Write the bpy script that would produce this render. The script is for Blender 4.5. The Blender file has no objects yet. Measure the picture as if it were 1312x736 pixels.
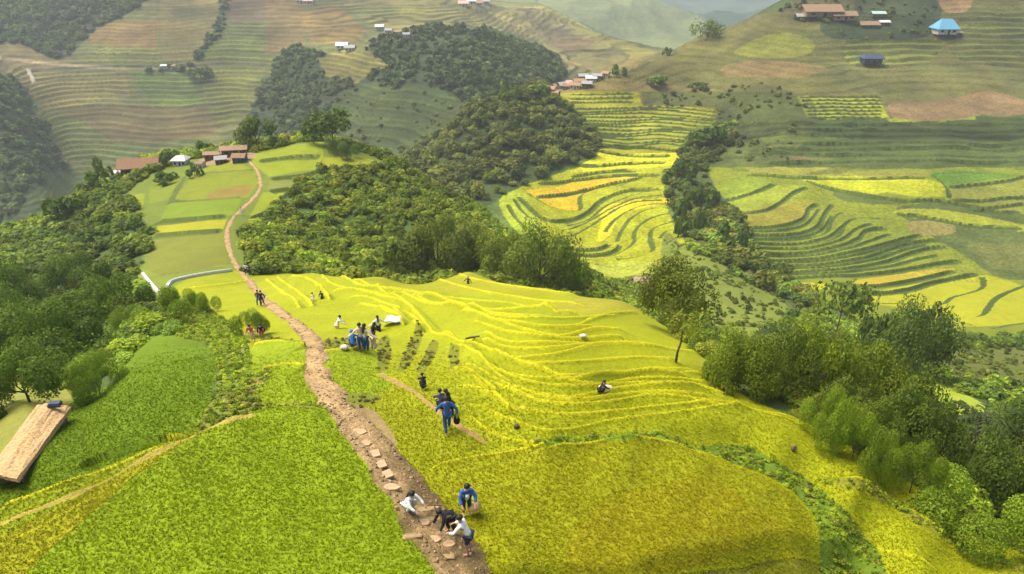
import bpy, bmesh, math, random
import numpy as np
from mathutils import Vector, Matrix
random.seed(7)
rng = np.random.default_rng(7)
S = bpy.context.scene
COL = S.collection
# ---------------------------------------------------------------- camera maths (photo 1312 x 736)
F = 875.0; PITCH = math.radians(27.0); CP, SP = math.cos(PITCH), math.sin(PITCH)
def ray(px, py):
    a = (px - 656.0) / F; t = (368.0 - py) / F
    dy = CP + t * SP; dz = -SP + t * CP
    return a / dy, dz / dy                      # u = x/y , w = z/y
def to_px(x, y, z):
    d = y * CP - z * SP
    return 656 + F * x / d, 368 - F * (y * SP + z * CP) / d
# ---------------------------------------------------------------- value noise
_perm = rng.permutation(256)
_val = rng.random(256) * 2 - 1
def vnoise(x, y):
    xi = np.floor(x).astype(int); yi = np.floor(y).astype(int)
    fx = x - xi; fy = y - yi
    fx = fx * fx * (3 - 2 * fx); fy = fy * fy * (3 - 2 * fy)
    def h(i, j): return _val[_perm[(_perm[i & 255] + j) & 255]]
    a = h(xi, yi); b = h(xi + 1, yi); c = h(xi, yi + 1); d = h(xi + 1, yi + 1)
    return (a * (1 - fx) + b * fx) * (1 - fy) + (c * (1 - fx) + d * fx) * fy
def fbm(x, y, o=3):
    s = 0; a = 1.0; t = 0
    for k in range(o):
        s = s + a * vnoise(x + 17.3 * k, y - 9.1 * k); t += a; a *= .5; x = x * 2.03; y = y * 2.03
    return s / t
def sstep(a, b, x):
    t = np.clip((x - a) / (b - a), 0, 1); return t * t * (3 - 2 * t)
# ---------------------------------------------------------------- terrain control points: (photo x, photo y, distance)
_rs = np.array([350, 365, 390, 415, 445, 475, 510, 545, 590, 640, 690, 736.])
_ss = np.array([1, .97, .92, .86, .82, .835, .85, .86, .90, .96, 1, 1.])
SPUR = [(-150,736,17),(-150,640,23),(0,736,16),(0,640,21),(0,590,26),(30,520,34),(100,736,15.5),(100,640,20),(100,560,29),(100,510,38),
 (200,736,15.3),(200,640,19.5),(200,580,24),(200,530,29),(200,480,36),(200,435,45),
 (300,736,15.2),(300,640,19.7),(300,560,25.5),(300,530,28.5),(320,460,40),(300,430,47),(300,400,56),(300,365,73),
 (400,736,15.3),(400,640,20),(400,560,26),(410,475,36),(400,445,42),(390,410,51),(400,380,62),(390,358,75),(400,350,80),
 (500,736,15.5),(500,640,20.2),(500,560,26.5),(500,500,33),(500,450,42),(500,410,52),(500,380,64),(500,362,76),(490,355,80),
 (600,736,15.8),(600,640,20.5),(600,560,27),(600,500,34),(600,450,43),(600,410,53),(600,380,65),(600,357,80),(600,348,86),
 (700,736,16.2),(700,640,20.8),(700,580,25),(700,560,27),(700,500,35),(700,450,44),(700,410,54),(700,385,64),(700,370,74),
 (800,736,16.8),(800,640,21.5),(800,580,25.8),(800,560,28),(800,500,36.5),(800,450,46),(800,410,57),(800,387,66),
 (900,736,17.5),(900,700,18.8),(900,640,22.3),(900,580,27),(900,540,31.5),(900,500,38),(895,470,44),(870,436,54),
 (1000,736,18.3),(1000,640,23.5),(1000,580,28.5),(1000,545,33),(980,515,38),
 (1100,736,19.2),(1100,680,22),(1100,620,26),(1100,580,31),
 (1200,736,20.3),(1200,690,22.5),(1200,650,26),(1312,736,21),(1312,715,22.8),(1450,736,23)]
BASE = [(-200,1000,8.5),(300,1000,8),(656,1000,8),(1000,1000,8.6),(1500,1000,9.5),(-200,860,12),(300,860,11),(656,860,11),(1000,860,12.2),(1500,860,14)]
REST = [(-150,560,38),(-150,500,52),(-150,430,75),(-150,360,115),(-150,310,150),(-150,340,230),(-150,270,340),(-150,200,380),(-150,130,430),(-150,60,560),(-150,0,640),
 (0,500,40),(0,450,56),(0,400,76),(0,350,104),(0,318,132),(0,303,150),(0,335,220),(0,285,350),(0,220,375),(0,160,405),(0,112,440),(0,70,540),(0,0,640),
 (100,460,54),(100,420,70),(100,380,88),(100,330,112),(100,280,142),(100,263,152),(100,300,225),(100,250,400),(100,190,440),(100,130,490),(100,90,530),(100,40,590),(100,0,640),
 (200,405,56),(200,375,70),(200,335,94),(200,290,120),(200,250,144),(200,225,163),(195,210,172),(200,240,235),(200,195,430),(200,140,490),(200,90,540),(200,0,640),
 (300,330,94),(290,300,108),(300,275,122),(300,250,136),(300,215,156),(310,196,168),(310,225,240),(310,180,450),(300,130,510),(300,80,560),(300,0,680),
 (410,363,94),(400,340,108),(400,310,120),(400,275,132),(400,240,147),(400,210,160),(395,190,168),(440,192,170),(430,225,240),(430,185,420),(420,140,470),(400,80,540),(400,40,600),(400,0,690),
 (500,375,95),(500,345,110),(500,305,126),(500,262,144),(500,225,158),(500,212,163),(510,245,235),(500,200,390),(500,150,430),(500,100,470),(490,55,520),(485,40,560),(500,20,660),(500,0,720),
 (600,372,102),(600,340,116),(600,310,128),(600,280,142),(600,263,150),(600,290,200),(600,240,255),(600,200,285),(600,160,312),(600,141,325),(600,165,375),(600,115,440),(600,70,490),(600,38,550),(600,20,690),(600,0,760),
 (540,255,250),(530,200,300),(540,215,340),
 (700,392,92),(690,366,108),(700,345,122),(690,322,136),(680,335,175),(690,300,212),(700,262,245),(725,228,275),(690,190,295),(690,150,322),(690,112,345),(690,135,415),(700,75,560),(715,95,520),(700,60,700),(700,30,820),(695,8,950),(640,6,900),(690,30,1150),(770,60,1100),(845,85,1000),
 (745,352,128),(745,375,112),(745,362,165),
 (800,408,82),(800,390,120),(800,368,170),(800,345,196),(800,300,222),(800,250,258),(800,215,286),(800,188,310),(800,160,330),(800,130,354),(800,118,362),(760,100,385),(810,83,405),(800,100,500),(800,72,680),(765,40,860),(845,72,760),
 (905,455,75),(905,430,105),(900,400,132),(900,355,162),(900,320,186),(895,280,230),(880,230,268),(905,190,305),(920,150,345),(900,110,385),(900,72,425),(900,48,450),(900,70,600),(880,55,1200),(830,45,1350),(860,18,1600),(840,2,1750),(905,27,1650),(780,15,1500),(880,40,2000),
 (1010,500,52),(1000,470,70),(1000,440,98),(1000,400,138),(1000,375,165),(1000,330,198),(1000,280,225),(1000,225,262),(1000,185,288),(1000,140,330),(1000,80,388),(1000,35,432),(1000,12,455),(1000,40,620),(960,30,1500),(940,8,2500),(880,12,2500),(1010,0,2600),
 (1100,545,44),(1100,505,64),(1100,470,92),(1100,430,130),(1100,400,160),(1100,350,190),(1100,300,215),(1100,240,252),(1100,200,282),(1100,140,332),(1100,80,388),(1100,20,445),(1100,-30,490),(1100,0,640),
 (1200,600,36),(1200,560,50),(1190,525,64),(1200,480,92),(1200,440,125),(1200,420,152),(1200,380,180),(1200,330,205),(1200,260,242),(1200,220,264),(1200,150,324),(1200,80,392),(1200,35,432),(1200,-30,495),(1200,0,650),
 (1312,690,27),(1312,640,38),(1312,580,55),(1312,520,80),(1312,460,120),(1312,420,155),(1312,370,185),(1312,300,222),(1312,220,266),(1312,150,324),(1312,80,393),(1312,0,468),(1312,-40,505),(1312,0,650),
 (1470,640,40),(1470,520,85),(1470,420,158),(1470,300,224),(1470,150,328),(1470,0,470),(1470,-40,510),
 (1200,-20,1500),(600,-30,2500),(100,-35,1200),(400,-35,1300),(100,-40,2500),(1312,-30,2600)]
ctl = [(p, r, d * float(np.interp(r, _rs, _ss))) for p, r, d in SPUR] + BASE + REST
KU = 3.0
cu, cv, cw = [], [], []
for p, r, d in ctl:
    u, w = ray(p, r); cu.append(u * KU); cv.append(math.log(d)); cw.append(w)
cu = np.array(cu); cv = np.array(cv); cw = np.array(cw)
def tps_fit(cu, cv, cw, lam):
    n = len(cu); r2 = (cu[:, None] - cu) ** 2 + (cv[:, None] - cv) ** 2
    K = .5 * r2 * np.log(r2 + 1e-12) + lam * np.eye(n)
    P = np.stack([np.ones(n), cu, cv], 1)
    A = np.block([[K, P], [P.T, np.zeros((3, 3))]])
    return np.linalg.solve(A, np.concatenate([cw, np.zeros(3)]))
def tps_eval(co, a, b):
    o = np.empty(len(a))
    for i in range(0, len(a), 20000):
        r2 = (a[i:i+20000, None] - cu) ** 2 + (b[i:i+20000, None] - cv) ** 2
        o[i:i+20000] = (.5 * r2 * np.log(r2 + 1e-12)) @ co[:-3] + co[-3] + co[-2] * a[i:i+20000] + co[-1] * b[i:i+20000]
    return o
coef = tps_fit(cu, cv, cw, 2e-4)
UM = 1.38
NU = 1400
vs = np.concatenate([np.linspace(math.log(6.5), math.log(13), 60)[:-1], np.linspace(math.log(13), math.log(100), 760)[:-1],
                     np.linspace(math.log(100), math.log(700), 760)[:-1], np.linspace(math.log(700), math.log(3200), 160)])
us = np.linspace(-UM, UM, NU); NV = len(vs)
gu = np.linspace(-UM, UM, 220); gv = np.linspace(vs[0], vs[-1], 300)
GU, GV = np.meshgrid(gu, gv)
GW = tps_eval(coef, GU.ravel() * KU, GV.ravel()).reshape(GU.shape)
def bicub(G, fi, fj):                                    # cubic upsample
    def cub(G, f, ax):
        n = G.shape[ax]; i = np.clip(np.floor(f).astype(int), 1, n - 3); t = f - i
        sh = [1, 1]; sh[ax] = -1; t = t.reshape(sh)
        p = [np.take(G, i + k, ax) for k in (-1, 0, 1, 2)]
        return p[1] + .5 * t * (p[2] - p[0] + t * (2*p[0] - 5*p[1] + 4*p[2] - p[3] + t * (3*(p[1]-p[2]) + p[3] - p[0])))
    return cub(cub(G, fi, 0), fj, 1)
W = bicub(GW, (vs - gv[0]) / (gv[1] - gv[0]), (us - gu[0]) / (gu[1] - gu[0]))
U2, V2 = np.meshgrid(us, vs)
Y = np.exp(V2); X = U2 * Y; Z = W * Y
Z = Z + .10 * sstep(20, 60, Y) * fbm(X / 9, Y / 9, 2) + .5 * sstep(90, 140, Y) * fbm(X / 14, Y / 14, 3) + 5 * sstep(170, 420, Y) * fbm(X / 70, Y / 70, 3) + 12*sstep(500, 700, Y)*(1-.6*sstep(750,1000,Y)) * fbm(X / 150 + 3, Y / 150, 4)
Z = Z + 45 * sstep(1000, 1700, Y) * (np.abs(fbm(X / 260, Y / 420, 4)) * -2 + .5)
Z = np.where(Z > 10, 10 + 25 * np.tanh((Z - 10) / 60), Z)
W = Z / Y
def col_w(u):
    j = np.clip((u + UM) / (2 * UM) * (NU - 1), 0, NU - 1.001); i = int(j); t = j - i
    return W[:, i] * (1 - t) + W[:, i + 1] * t
def cast(px, py, y0=0, y1=1e9, off=0.0):
    """photo pixel -> point of the ground seen there, searched between two distances"""
    u, w = ray(px, py); c = col_w(u) + off / Y[:, 0]
    ok = (Y[:, 0] >= y0) & (Y[:, 0] <= y1)
    k = np.nonzero((c >= w) & ok)[0]
    if len(k) == 0:
        idx = np.nonzero(ok)[0]; k0 = idx[np.argmax(c[idx])]; v = vs[k0]
    else:
        k0 = k[0]
        if k0 == 0 or not ok[k0 - 1]: v = vs[k0]
        else:
            t = (w - c[k0 - 1]) / (c[k0] - c[k0 - 1] + 1e-12); v = vs[k0 - 1] + t * (vs[k0] - vs[k0 - 1])
    y = math.exp(v); return u * y, y
def hgt(x, y):
    x = np.asarray(x, float); y = np.asarray(y, float)
    u = np.clip((x / y + UM) / (2 * UM) * (NU - 1), 0, NU - 1.001); i = u.astype(int); t = u - i
    v = np.clip(np.interp(np.log(y), vs, np.arange(NV)), 0, NV - 1.001); j = v.astype(int); s = v - j
    return ((Z[j, i] * (1 - t) + Z[j, i + 1] * t) * (1 - s) + (Z[j + 1, i] * (1 - t) + Z[j + 1, i + 1] * t) * s)
# ---------------------------------------------------------------- colours (linear albedo)
LIME = (.25, .275, .004); LIME2 = (.27, .29, .008); GRN = (.175, .245, .004); DGRN = (.108, .175, .003); OLIVE = (.16, .17, .025)
GOLD = (.47, .33, .010); BULB = (.235, .245, .004); BROWN = (.19, .11, .05); TAN = (.34, .23, .11)
SCRUB = (.055, .085, .022); WEED = (.15, .20, .025); BUSH = (.06, .10, .018)
PX, PY = to_px(X, Y, Z)
VIS = W >= np.maximum.accumulate(W, 0) - .002
AREA = (us[1] - us[0]) * Y * np.gradient(vs)[:, None] * Y
C = np.empty(X.shape + (3,), np.float32)
n1 = fbm(X / 25, Y / 25, 4)[..., None]
C[:] = np.array((.085, .125, .025)) * (1 + .35 * n1)
VEG = np.zeros(X.shape, np.int8); CROP = np.zeros(X.shape, np.int8); STR = np.zeros(X.shape, np.float32); DONE = np.zeros(X.shape, bool)
JX = fbm(X / 2.2 / (1 + Y / 40), Y / 2.2 / (1 + Y / 40), 2); JY = fbm(X / 2.2 / (1 + Y / 40) + 40, Y / 2.2 / (1 + Y / 40), 2)
def smooth(pts, n=6, closed=True):
    p = np.array(pts, float); m = len(p); out = []
    for i in range(m if closed else m - 1):
        a = p[(i - 1) % m] if closed or i > 0 else p[i]; b = p[i]; c = p[(i + 1) % m]; d = p[(i + 2) % m] if closed or i + 2 < m else c
        for k in range(n):
            t = k / n
            out.append(b + .5 * t * (c - a + t * (2*a - 5*b + 4*c - d + t * (3*(b - c) + d - a))))
    if not closed: out.append(p[-1])
    return np.array(out)
def inpoly(x, y, p):
    r = np.zeros(x.shape, bool); n = len(p); j = n - 1
    for i in range(n):
        xi, yi = p[i]; xj, yj = p[j]
        if yi != yj: r ^= ((yi > y) != (yj > y)) & (x < (xj - xi) * (y - yi) / (yj - yi) + xi)
        j = i
    return r
def region(poly, y0, y1, jit=1.5, sm=4, vis=True):
    p = smooth(poly, sm) if sm else np.array(poly, float)
    a, b = p.min(0) - 6; c, d = p.max(0) + 6
    a, b = p[:, 0].min() - 6, p[:, 1].min() - 6; c, d = p[:, 0].max() + 6, p[:, 1].max() + 6
    m = (PX > a) & (PX < c) & (PY > b) & (PY < d) & (Y > y0) & (Y < y1)
    if vis: m &= VIS
    ix = np.nonzero(m)
    ok = inpoly(PX[ix] + jit * JX[ix], PY[ix] + jit * JY[ix], p)
    return ix[0][ok], ix[1][ok]
def paint(poly, col, y0=0, y1=1e5, veg=None, crop=None, jit=1.5, sm=4, var=.12, stripes=None, vis=True, mix=1.0):
    ix = region(poly, y0, y1, jit, sm, vis)
    if col is not None: C[ix] = C[ix] * (1 - mix) + mix * np.array(col) * (1 + var * n1[ix])
    DONE[ix] = True
    if veg is not None: VEG[ix] = veg
    if crop is not None: CROP[ix] = crop
    if stripes is not None: STR[ix] = stripes
    return ix
# hidden and unpainted ground behind the spur is scrub as well
VEG[(Y > 70) & (Y < 200)] = 1
VEG[(Y < 70) & (np.abs(U2) > .55) & (Y > 34)] = 1
# ================= far hillside on the left
FAR = (330, 1300)
def far(poly, col, st=1.0, jit=5, sm=0): paint(poly, col, 330, 1400, veg=0, jit=jit, sm=sm, stripes=st, var=.25)
paint([(-160,-60),(1000,-60),(900,90),(760,110),(600,130),(540,210),(400,210),(140,240),(0,330),(-160,330)], (.16,.165,.05), 330, 1500, veg=0, stripes=.8, sm=0)
paint([(0,100),(40,120),(70,180),(95,230),(110,262),(60,300),(-60,330),(-160,330),(-160,100)], (.05,.085,.03), 300, 700, veg=4, jit=8)
paint([(60,225),(140,225),(240,215),(300,195),(420,190),(440,225),(100,300),(0,320)], (.085,.125,.035), 300, 700, veg=0, stripes=.7, jit=6)
far([(0,86),(159,98),(167,126),(82,139),(45,130),(24,106)], (.24,.20,.055))
far([(82,139),(261,135),(277,155),(269,175),(175,183),(143,183),(94,147)], (.155,.115,.042), .8)
far([(163,90),(253,90),(261,135),(192,135)], (.135,.185,.03))
far([(114,53),(135,33),(204,24),(202,61),(130,63)], (.24,.15,.045), .8)
far([(130,63),(202,61),(204,78),(150,88),(110,80)], (.19,.20,.04))
far([(204,-5),(285,-5),(277,33),(245,77),(208,77)], (.21,.18,.055), .6)
far([(281,33),(338,33),(334,82),(249,77)], (.17,.20,.04))
far([(253,90),(338,86),(318,143),(277,167)], (.18,.19,.04))
far([(338,77),(391,77),(391,102),(342,102)], (.20,.21,.04))
far([(45,142),(94,149),(150,188),(122,222),(90,200)], (.15,.18,.04))
far([(150,188),(269,177),(240,205),(150,225),(110,225)], (.12,.16,.04), 1.0)
far([(285,-5),(340,-5),(338,30),(283,30)], (.16,.12,.07), .6)
far([(340,-5),(395,-5),(392,70),(340,70)], (.20,.14,.05), .7)
far([(388,18),(430,6),(470,40),(445,56),(400,58)], (.25,.17,.05), .8)
far([(428,0),(640,-5),(600,22),(560,40),(500,48),(465,25)], (.25,.23,.06))
far([(600,22),(690,5),(760,35),(845,70),(780,95),(720,85),(690,50),(620,38)], (.27,.235,.075))
far([(690,30),(760,50),(735,70),(700,55)], (.21,.15,.06), .8)
far([(690,3),(760,33),(845,68),(820,75),(740,40)], (.27,.25,.05), .8)
far([(0,55),(60,62),(100,80),(60,90),(0,90)], (.20,.16,.06), .6)
paint([(0,-40),(200,-40),(185,5),(130,40),(100,70),(75,76),(45,62),(0,58),(-160,50),(-160,-40)], (.06,.09,.035), 400, 1500, veg=4, jit=10)
paint([(480,52),(540,38),(600,40),(650,48),(700,66),(725,92),(690,110),(640,120),(600,140),(540,215),(470,215),(430,190),(300,190),(318,145),(335,110),(360,90),(400,72),(440,70),(470,62)], (.055,.085,.03), 330, 640, veg=4, jit=8)
far([(405,75),(440,62),(480,66),(500,85),(455,105),(415,98)], (.26,.23,.05))
paint([(440,110),(560,120),(600,140),(560,190),(500,215),(440,215),(420,160)], (.075,.11,.026), 330, 640, veg=5, jit=12)
for a in ([(155,85),(200,85),(245,84),(250,90),(160,92)], [(395,80),(345,100),(350,80),(390,60)], [(280,0),(290,0),(285,35),(250,78),(245,76),(275,35)]):
    paint(a, (.06,.09,.03), 330, 900, veg=4, jit=5, sm=0)
paint([(-5,71),(60,79),(150,86),(262,86),(262,89),(150,90),(60,83),(-5,76)], (.42,.32,.17), 330, 1000, veg=0, jit=.6, sm=0)
paint([(33,88),(38,88),(46,104),(42,106)], (.50,.45,.36), 330, 1000, veg=0, jit=.5, sm=0, stripes=0)
paint([(600,-200),(1100,-200),(1100,60),(800,60),(690,10)], (.03,.055,.03), 1000, 3500, veg=0, jit=0, sm=0, stripes=0, vis=False)
paint([(690,-60),(840,-10),(905,26),(900,52),(845,72),(760,36),(690,4)], (.12,.145,.045), 1000, 2100, stripes=.5, veg=0, jit=2, sm=0)
# ================= forest knob in mid valley
paint([(520,205),(560,165),(600,140),(650,116),(690,106),(705,118),(730,135),(750,155),(770,187),(745,205),(700,228),(650,248),(610,268),(560,235),(520,225)], (.05,.075,.02), 185, 400, veg=3, jit=3, vis=False)
# ================= yellow terraces in the middle
AMP = [(718,120),(815,117),(822,133),(935,142),(905,170),(880,190),(862,215),(850,245),(862,285),(885,318),(905,345),(880,352),(830,356),(770,366),(745,360),(725,338),(700,315),(660,292),(640,262),(665,240),(720,222),(768,196),(750,152)]
paint([(690,95),(800,80),(960,70),(960,140),(820,135),(715,122)], (.24,.20,.06), 330, 470, veg=0, jit=4, stripes=.4)
paint(AMP, LIME2, 175, 400, veg=0, jit=1.5, sm=3)
paint([(718,120),(815,117),(822,133),(935,142),(905,170),(882,188),(770,188),(750,152)], (.36,.38,.02), 290, 400, veg=0, jit=1, sm=0)
paint([(820,116),(960,118),(940,141),(824,134)], (.12,.13,.03), 300, 420, veg=5, jit=3, sm=0)
paint([(770,188),(880,190),(862,212),(730,222),(765,198)], (.42,.42,.012), 250, 330, veg=0, jit=1, sm=0)
paint([(674,244),(713,240),(757,227),(825,225),(806,231),(745,245),(690,253)], GOLD, 180, 330, jit=.5, sm=2)
paint([(690,254),(740,247),(779,238),(750,250),(744,258),(748,270),(730,272),(708,266)], GOLD, 180, 330, jit=.5, sm=2)
paint([(775,262),(852,254),(855,262),(800,272),(782,300),(765,310),(770,285)], (.52,.42,.012), 180, 330, jit=1, sm=2)
paint([(645,250),(672,246),(700,300),(730,335),(720,345),(690,318),(655,290),(640,265)], (.26,.32,.02), 170, 330, jit=2, sm=2)
paint([(730,340),(850,335),(900,345),(880,360),(760,372)], (.28,.31,.03), 150, 230, jit=3, sm=2)
# ================= right hillside
RT = (140, 640)
paint([(790,95),(850,72),(905,42),(960,22),(1020,5),(1100,-60),(1500,-60),(1500,135),(1140,150),(1020,120),(940,118),(800,100)], (.155,.148,.036), 330, 640, veg=0, jit=4, stripes=.5)  # olive grass, darkened to carry the cloud shade on this slope
paint([(930,120),(1020,120),(1140,155),(1500,150),(1500,225),(920,222),(880,215),(905,180)], (.062,.088,.016), 230, 400, veg=0, jit=5, stripes=.7, sm=0)  # dull green, also darkened: cloud shade mixed into the colour
paint([(880,215),(1500,212),(1500,440),(1200,440),(1040,385),(985,365),(955,330),(930,290),(915,255)], (.155,.185,.013), 140, 320, veg=0, jit=2, sm=0)
paint([(1150,265),(1220,262),(1320,275),(1500,270),(1500,365),(1320,360),(1240,335),(1190,300)], (.075,.10,.022), 140, 320, veg=0, jit=6)
paint([(1240,315),(1330,312),(1330,345),(1265,338)], (.10,.115,.025), 140, 320, veg=0, jit=5)
paint([(1165,285),(1210,283),(1222,300),(1175,302)], (.19,.165,.045), 140, 320, veg=0, jit=4)
paint([(920,330),(1000,360),(1040,385),(1200,440),(1500,440),(1500,480),(1100,460),(960,400)], (.085,.115,.022), 100, 230, veg=5, jit=5)
def R(p, c): paint(p, c, 150, 320, veg=0, jit=.8, sm=2)
R([(954,222),(995,212),(1182,219),(1189,227),(1104,227),(1029,226),(975,224)], (0.184, 0.188, 0.024))
R([(1031,231),(1043,227),(1185,229),(1211,243),(1211,253),(1165,252),(1138,246),(1111,251),(1070,241)], (0.296, 0.320, 0.010))
R([(1194,219),(1287,222),(1292,231),(1212,238)], (0.092, 0.176, 0.016))
R([(1214,241),(1312,227),(1400,225),(1400,252),(1257,256),(1216,254)], (0.184, 0.200, 0.028))
R([(1255,259),(1312,253),(1400,250),(1400,268),(1275,270)], (0.168, 0.188, 0.024))
R([(925,244),(937,227),(992,234),(924,258)], (0.152, 0.200, 0.016))
R([(924,265),(968,241),(1036,238),(1002,260),(968,273)], (0.192, 0.232, 0.020))
R([(944,277),(1002,260),(1043,258),(1029,282),(985,292),(948,288)], (.20,.19,.02))
R([(1070,243),(1130,252),(1165,259),(1150,262),(1080,258)], (0.080, 0.104, 0.020))
R([(1095,285),(1135,292),(1175,300),(1140,312),(1105,318)], (0.160, 0.200, 0.016))
R([(1145,270),(1200,268),(1312,288),(1312,296),(1220,286),(1160,277)], (0.232, 0.256, 0.016))
R([(1000,200),(1060,196),(1070,202),(1010,206)], (0.136, 0.104, 0.032))
R([(1015,362),(1063,364),(1063,371),(1019,369)], (0.336, 0.320, 0.010))
R([(1100,358),(1206,345),(1219,348),(1158,360),(1107,367)], (0.320, 0.256, 0.016))
R([(1105,378),(1189,362),(1263,352),(1320,368),(1400,372),(1400,412),(1320,413),(1246,418),(1206,400),(1111,390)], (0.288, 0.296, 0.010))
R([(1140,402),(1200,404),(1250,418),(1240,425),(1190,420)], (0.224, 0.248, 0.014))
paint([(1022,123),(1125,124),(1140,152),(1035,152)], (.33,.37,.02), 300, 360, veg=0, jit=1, sm=0, stripes=0)
paint([(1135,153),(1250,148),(1250,154),(1140,157)], (.25,.29,.02), 300, 360, veg=0, jit=1, sm=0)
paint([(1140,132),(1200,127),(1290,120),(1318,146),(1240,152),(1145,153)], (.25,.17,.075), 290, 370, veg=0, jit=5, sm=2, stripes=.2)
paint([(960,55),(1000,42),(1040,52),(1035,68),(985,76),(940,70)], (.26,.27,.03), 330, 480, veg=0, jit=4)
paint([(1085,55),(1200,48),(1190,78),(1100,86)], (.19,.20,.035), 330, 480, veg=0, jit=3, stripes=1)
paint([(1230,25),(1400,20),(1400,80),(1240,80)], (.16,.17,.035), 330, 520, veg=0, jit=3, stripes=1)
paint([(1100,85),(1500,82),(1500,118),(1280,118),(1150,128)], (.16,.155,.04), 320, 480, veg=0, jit=6)
paint([(930,85),(1010,78),(1060,88),(1000,100),(930,100)], (.28,.20,.07), 320, 480, veg=0, jit=6)
paint([(1100,-40),(1200,-40),(1205,20),(1190,45),(1120,52),(1065,48),(1050,30),(1085,15)], (.05,.075,.025), 380, 560, veg=5, jit=5)
paint([(1198,-30),(1248,-30),(1245,8),(1225,16),(1205,8)], (.40,.25,.10), 380, 560, veg=0, jit=3)
paint([(1000,8),(1060,-10),(1090,0),(1085,22),(1020,28)], (.12,.12,.04), 380, 560, veg=5, jit=4)
paint([(925,118),(1025,118),(1045,155),(1005,205),(930,218),(905,195)], (.085,.10,.022), 230, 420, veg=5, jit=9, mix=.6)
# scrub gully between the two terraced slopes
GUL = [(890,175),(930,155),(945,170),(930,195),(905,210),(918,245),(945,275),(950,300),(975,335),(1010,362),(1040,395),(1000,385),(955,360),(915,330),(880,300),(862,270),(855,235),(868,205)]
paint(GUL, (.06,.09,.022), 110, 360, veg=6, jit=3)
paint([(855,300),(885,320),(920,335),(955,362),(1000,385),(1010,410),(990,425),(940,400),(905,390),(870,360),(850,340)], (.15,.185,.025), 110, 230, veg=7, jit=4)
# ================= valley floor and wooded right flank under the spur
paint([(740,350),(800,382),(860,400),(905,440),(960,500),(1100,560),(1200,625),(1330,700),(1500,700),(1500,440),(1200,440),(1040,400),(990,425),(940,405),(880,380),(800,360)], (.075,.11,.02), 36, 180, veg=8, jit=4, vis=False)
paint([(880,385),(940,400),(985,425),(960,440),(915,430)], (.16,.195,.028), 90, 170, veg=7, jit=4)
paint([(1160,492),(1200,490),(1260,515),(1275,540),(1240,545),(1190,530),(1165,515)], (.27,.33,.025), 40, 120, veg=0, jit=3)
paint([(1195,450),(1330,455),(1330,500),(1230,490),(1190,470)], (.10,.115,.022), 70, 170, veg=7, jit=6)
# ================= the knoll with the hamlet
KN = (84, 215)
paint([(300,330),(310,290),(345,262),(372,240),(410,215),(445,205),(500,208),(540,220),(605,262),(660,305),(700,322),(750,350),(745,372),(600,370),(480,360),(330,352)], (.06,.105,.016), 84, 190, veg=1, jit=3, vis=False)
paint([(190,225),(240,205),(330,195),(410,180),(460,192),(495,212),(440,214),(400,226),(368,246),(330,285),(310,318),(330,352),(300,345),(230,362),(182,362),(190,300),(165,262),(160,250)], (.125,.165,.018), 84, 190, veg=0, jit=2)
def k(p, c, **kw): paint(p, c, 60, 190, veg=0, jit=.8, sm=0, **kw)
k([(196,303),(288,296),(290,325),(291,343),(240,351),(186,360)], (.15,.165,.018))
k([(203,285),(292,278),(287,294),(197,301)], (.27,.27,.007))
k([(216,263),(311,255),(300,275),(206,282)], (.15,.215,.010))
k([(246,226),(327,219),(331,235),(318,253),(222,261)], (.17,.20,.012))
k([(268,247),(300,238),(325,237),(318,250),(262,257)], (.21,.155,.03))
k([(250,212),(300,207),(325,216),(246,224)], (.185,.21,.012))
k([(330,194),(412,181),(415,200),(405,218),(345,227),(322,208)], (.20,.245,.010))
k([(345,232),(392,226),(370,240),(342,245)], (.16,.185,.03))
k([(337,247),(367,246),(352,266),(320,280)], (.20,.25,.008))
k([(415,201),(462,201),(493,210),(450,213),(410,220)], (.21,.23,.009))
k([(168,250),(185,248),(183,268),(166,263)], (.20,.24,.008))
k([(190,240),(225,225),(235,222),(215,255),(192,262)], (.155,.195,.012))
k([(255,205),(300,198),(325,192),(330,202),(300,208),(262,212)], (.27,.18,.10))
# ================= left slope
paint([(-160,300),(0,300),(70,265),(140,228),(162,250),(172,270),(190,300),(180,350),(215,378),(260,400),(280,425),(195,430),(150,485),(92,540),(40,535),(0,545),(-160,600)], (.06,.095,.02), 32, 215, veg=2, jit=4, vis=False)
paint([(-160,600),(0,545),(60,520),(75,517),(0,620),(-160,690)], (.26,.27,.04), 24, 60, veg=7, jit=3)
paint([(176,343),(215,352),(300,338),(312,352),(300,366),(250,372),(222,392),(192,388)], (.155,.20,.02), 55, 150, veg=0, jit=2)
# ================= the spur
paint([(330,352),(400,349),(450,356),(480,354),(540,356),(600,347),(650,359),(700,369),(760,375),(800,384),(840,400),(868,432),(888,446),(905,462),(960,512),(1050,545),(1100,572),(1180,628),(1250,678),(1320,712),(1420,760),(1420,1100),(-400,1100),(-300,720),(0,650),(280,540),(330,522),(318,470),(320,445),(300,425),(215,372),(240,358),(300,348)], LIME, 0, 92, veg=0, crop=3, jit=1, sm=0, var=.1, vis=False)
def s(p, c, jit=2, sm=3, **kw): paint(p, c, 0, 92, veg=0, jit=jit, sm=sm, **{'vis': False, **kw})
s([(480,354),(540,356),(600,347),(650,359),(700,369),(700,380),(600,376),(520,372)], (.25,.255,.006), crop=3)
s([(700,400),(760,378),(830,396),(800,405),(740,408)], (.26,.25,.015), crop=3)
s([(440,365),(560,392),(680,425),(820,405),(700,395),(560,372)], (.20,.25,.004), crop=3, mix=.6)
s([(330,522),(318,472),(322,446),(360,441),(396,446),(395,470),(412,500),(418,524)], (.20,.265,.005), crop=3)
s([(412,455),(480,450),(496,480),(500,497),(470,512),(440,515),(420,490)], (.20,.26,.005), crop=3)
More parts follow.
